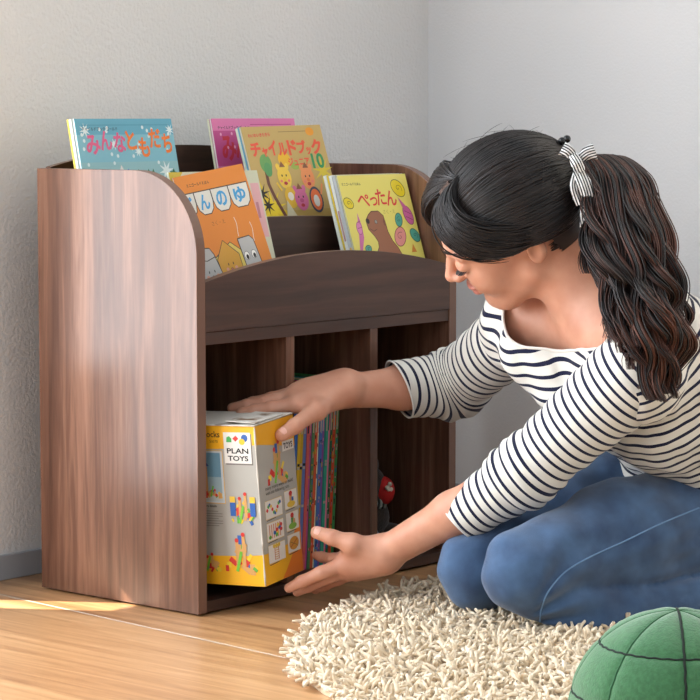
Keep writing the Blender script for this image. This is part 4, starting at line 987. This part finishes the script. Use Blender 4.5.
root = U(np.stack([RG.uniform(-.75, -.25, n), RG.uniform(-.4, 1, n)*.8, RG.uniform(-.95, -.45, n)], 1)); way = U(root*.6+tdir*.55+np.array([-.35, .15, 0])); P3 = comb(root, way, n)
n = 1500                                                        # fringe swept from the parting across the brow, then back over the temple
s_ = RG.uniform(0, 1, n)
root = U(np.stack([.50-.35*s_+RG.normal(0, .02, n)*0+.14, .26+RG.normal(0, .018, n), .80+.12*s_], 1))
fan = RG.uniform(0, 1, n)
mid = U(np.stack([.93-.12*fan, .15+.50*fan, .20+.10*RG.normal(0, .5, n)-.05*fan], 1)); g_ = RG.uniform(0, 1, (n, 1))**.6; mid = U(mid*g_ + np.array([.66, .56, .58])*(1-g_)); end = U(np.stack([-.02+RG.normal(0, .16, n), .92+0*fan, .10-.40*RG.uniform(0, 1, n)], 1))
T = np.linspace(0, 1, k_)[None, :, None]
A_ = slerp(root[:, None], mid[:, None], T); B_ = slerp(mid[:, None], end[:, None], T); P4 = hsurf(U(A_*(1-T)+B_*T), RG.uniform(.003, .021, (n, 1, 1))*np.sin(np.linspace(.3, PI*.97, k_))[None, :, None])
n = 1100                                                        # the other side of the parting, over the far brow
root = U(np.stack([.50-.35*RG.uniform(0, 1, n)+.16, .24+RG.normal(0, .015, n), .84+0*RG.uniform(0, 1, n)], 1)); fan = RG.uniform(0, 1, n)**.8
end = U(np.stack([.98-.85*fan, -.10-.85*fan, .22-.25*fan+RG.normal(0, .05, n)], 1)); P5 = hsurf(slerp(root[:, None], end[:, None], T*RG.uniform(.75, 1, (n, 1, 1))), RG.uniform(.001, .016, (n, 1, 1))*np.sin(np.linspace(.3, PI*.98, k_))[None, :, None])
strands('combed_hair', np.concatenate([P1, P2, P3]), .0011, [M_HAIR], hb, 1)
strands('fringe', np.concatenate([P4, P5]), .0010, [M_HAIR], hb, 2)
q_ = RG.uniform(0, 1, 80); pr = U(np.stack([.66-.20*q_, .25+RG.normal(0, .006, 80), .82+.04*q_], 1)); pe = U(pr + np.stack([-.03+0*q_, RG.choice([-1, 1], 80)*.035, 0*q_], 1))
strands('parting', hsurf(slerp(pr[:, None], pe[:, None], np.linspace(0, 1, 6)[None, :, None]), .0105), .0007, [mat('parting_skin', (96, 74, 64), .7)], hb, 8)
# ponytail: locks that leave the tie, fall in waves and curl at the ends
def locks(n, seed):
    R = np.random.default_rng(seed); k = 46; out = []
    ctr = spl([(577, 172), (592, 156), (612, 176), (624, 222), (634, 270), (643, 315), (645, 355), (648, 398)], k); dep = spl([(3.555, 0), (3.54, 0), (3.49, 0), (3.45, 0), (3.42, 0), (3.40, 0), (3.385, 0), (3.37, 0)], k)[:, 0]
    wid = np.interp(np.linspace(0, 1, k), [0, .12, .3, .5, .7, .85, 1], [.012, .036, .052, .060, .062, .052, .030])
    tt = np.linspace(0, 1, k)
    for c_ in range(n):
        a, b = R.uniform(-1, 1), R.uniform(-1, 1)
        if a*a+b*b > 1: a, b = a*.7, b*.7
        L_ = 1 - .25*R.uniform(0, 1)**2 - .32*abs(min(a, 0)) ; ph = R.uniform(0, 2*PI); am = R.uniform(.008, .018); fr = R.uniform(16, 26)
        amp = am*np.clip((tt-.25)*2.2, 0, 1)
        m_ = 34
        off = R.normal(0, .0030, (m_, 2))
        for o_ in off:
            q = tt*L_; x_ = np.interp(q, tt, ctr[:, 0]); y_ = np.interp(q, tt, ctr[:, 1]); d_ = np.interp(q, tt, dep); w_ = np.interp(q, tt, wid)
            X0 = np.stack([at(x_[i], y_[i], d_[i]) for i in (range(k))])
            fz = np.interp(tt, [0, .2, 1], [.3, 1, 1.25])
            X0 = X0 + RT*((a*w_+o_[0]*fz + amp*np.cos(q*fr+ph))[:, None]) + FW*((b*w_*.75+o_[1]*fz + amp*np.sin(q*fr+ph))[:, None]) + UP*(np.sin(q*fr*1.0+ph)*amp*.35)[:, None]
            out.append(X0)
    return np.array(out)
strands('ponytail', locks(84, 5), .0010, [M_HAIR, M_HAIR2, M_HAIR2], hb, 3)
# loose flyaway hairs
fl_ = []
for i in range(60):
    d = U(tdir*RG.uniform(-.2, .9)+RG.normal(0, .6, 3)+np.array([.1, .2, 1.2])); d[2] = abs(d[2]); d = U(d); q = slerp(d[None], U(d+RG.normal(0, .45, 3))[None], np.linspace(0, 1, 14)[:, None]); fl_.append(hsurf(q, np.linspace(0, RG.uniform(.008, .022), 14)[:, None]))
strands('flyaway_hair', np.array(fl_), .00028, [M_HAIR], hb, 4, 3)
# brow and lashes
bw = []
for i in range(150):
    s_ = 1 if i < 75 else -1; t = RG.uniform(0, 1); p = np.array([.0935-.026*t**1.5, s_*(.012+.044*t), .019+.005*math.sin(t*2.6)])
    q = np.linspace(0, 1, 6)[:, None]*np.array([-.004, s_*.008, .001]) + p + RG.normal(0, .0006, 3)*np.array([0, 0, 2]); q = q*HS; bw.append(HC + q[:, 0:1]*hf + q[:, 1:2]*hl + q[:, 2:3]*hu)
for h_ in (bw[:75], bw[75:]): strands('eyebrow', np.array(h_), .0005, [M_HAIR], wm, 5)
ls = []
for i in range(90):
    s_ = 1 if i < 45 else -1; t = RG.uniform(0, 1); p = np.array([.0875-.010*(2*t-1)**2-.004*t, s_*(.017+.029*t), -.0085-.001*math.sin(t*PI)])
    q = np.linspace(0, 1, 6)[:, None]; q = p + q*np.array([.006, s_*.003*(t), -.0035]) + q*q*np.array([.002, 0, .0015]); q = q*HS; ls.append(HC + q[:, 0:1]*hf + q[:, 1:2]*hl + q[:, 2:3]*hu)
for h_ in (ls[:45], ls[45:]): strands('eyelashes', np.array(h_), .00045, [M_HAIR], wm, 6)

# ------------------------------------------------------------------ hair ribbon
M_RIB = mat('ribbon', (220, 220, 218), .5); T_, N_, L_k, B_k = nt(M_RIB)
a_ = N_.new('ShaderNodeAttribute'); a_.attribute_name = 'across'; d_ = N_.new('ShaderNodeMath'); d_.operation = 'FRACT'; L_k.new(a_.outputs['Fac'], d_.inputs[0]); e_ = N_.new('ShaderNodeMath'); e_.operation = 'LESS_THAN'; e_.inputs[1].default_value = .5; L_k.new(d_.outputs[0], e_.inputs[0])
mx = N_.new('ShaderNodeMix'); mx.data_type = 'RGBA'; mx.inputs['A'].default_value = (*lin((226, 226, 224)), 1); mx.inputs['B'].default_value = (*lin((18, 18, 22)), 1); L_k.new(e_.outputs[0], mx.inputs['Factor']); L_k.new(mx.outputs['Result'], B_k.inputs['Base Color'])
rb = tag(bpy.data.objects.new('hair_ribbon', None)); COL.objects.link(rb); rb.parent = wm
def ribbon(ctrl, wid, name, puff=.0, nst=6, per=.0036, twist=0.0):
    P = spl([c[:2] for c in ctrl], 30); Dd = spl([(c[2], 0) for c in ctrl], 30)[:, 0]; X = np.stack([at(P[i, 0], P[i, 1], Dd[i]) for i in range(30)])
    t = np.gradient(X, axis=0); t /= np.linalg.norm(t, axis=1)[:, None]; s_ = np.cross(t, FW); s_ /= np.linalg.norm(s_, axis=1)[:, None]
    W_ = np.interp(np.linspace(0, 1, 30), np.linspace(0, 1, len(wid)), wid); V = []; A = []
    m = 9
    for i in range(30):
        for j in range(m):
            q = (j/(m-1)-.5)*2; V.append(X[i] + s_[i]*q*W_[i] - FW*(puff*(1-q*q) + .0012*math.sin(q*7+i*.3))); A.append(q*W_[i]/per+50)
    Q = np.array([(i*m+j, (i+1)*m+j, (i+1)*m+j+1, i*m+j+1) for i in range(29) for j in range(m-1)])
    o = np_mesh(name, np.array(V)-PBn, Q, [M_RIB], rb, True); a = o.data.attributes.new('across', 'FLOAT', 'POINT'); a.data.foreach_set('value', np.array(A, np.float32))
    sd_ = o.modifiers.new('thickness', 'SOLIDIFY'); sd_.thickness = .0008
D0 = 3.452
ribbon([(577, 162, D0), (569, 152, D0-.008), (562, 148, D0-.006)], [.004, .008, .0105], 'bow_loop', .004)
ribbon([(577, 162, D0), (586, 154, D0-.008), (595, 151, D0-.004)], [.004, .009, .012], 'bow_loop', .004)
ribbon([(572, 155, D0-.008), (577, 163, D0-.014), (581, 172, D0-.010)], [.006, .009, .006], 'bow_knot', .006)
ribbon([(577, 168, D0-.004), (584, 184, D0-.008), (588, 200, D0-.004), (584, 212, D0), (586, 226, D0+.004)], [.006, .011, .010, .005, .009], 'ribbon_tail', .003)
ribbon([(578, 170, D0-.002), (574, 186, D0-.004), (580, 205, D0-.0)], [.004, .007, .005], 'ribbon_tail', .003)
g = MB(); cc = TIE-PBn
for j in range(3): g.tube([tuple(cc + (-.006+.004*j)*RT*1.0 + UP*(.020*math.cos(a)) + FW*(.020*math.sin(a))) for a in np.linspace(0, 2*PI, 30)], .0032, mat('black_elastic', (16, 16, 18), .6), 8, cap=False)
g.build('hair_tie', rb)
wi = []
for i in range(70):
    d0 = U(np.array([RG.uniform(.35, .80), RG.uniform(.55, .80), RG.uniform(.0, .15)])); d1_ = U(np.array([RG.uniform(.25, .62), .85, RG.uniform(-.55, -.15)])); wi.append(hsurf(slerp(d0[None], d1_[None], np.linspace(0, RG.uniform(.5, 1), 12)[:, None]), np.linspace(.010, -.006, 12)[:, None]))
strands('temple_wisps', np.array(wi), .0004, [M_HAIR], hb, 9, 3)
wi = []
for i in range(160):
    d0 = U(np.array([RG.uniform(-.65, -.30), RG.uniform(.45, .80), RG.uniform(-.95, -.62)])); d1_ = U(d0*.6+tdir*.6); wi.append(hsurf(slerp(d0[None], d1_[None], np.linspace(0, 1, 12)[:, None]), np.linspace(-.012, .003, 12)[:, None]))
strands('nape_wisps', np.array(wi), .0005, [M_HAIR], hb, 10, 3)
for p_ in [(562, 141, 3.50), (567, 139, 3.50)]: 
    g = MB(); g.ellipsoid(tuple(at(*p_)-PBn), (.0055, .0055, .0055), mat('black_bead', (12, 12, 14), .25), 16, 10); g.build('bead', rb)
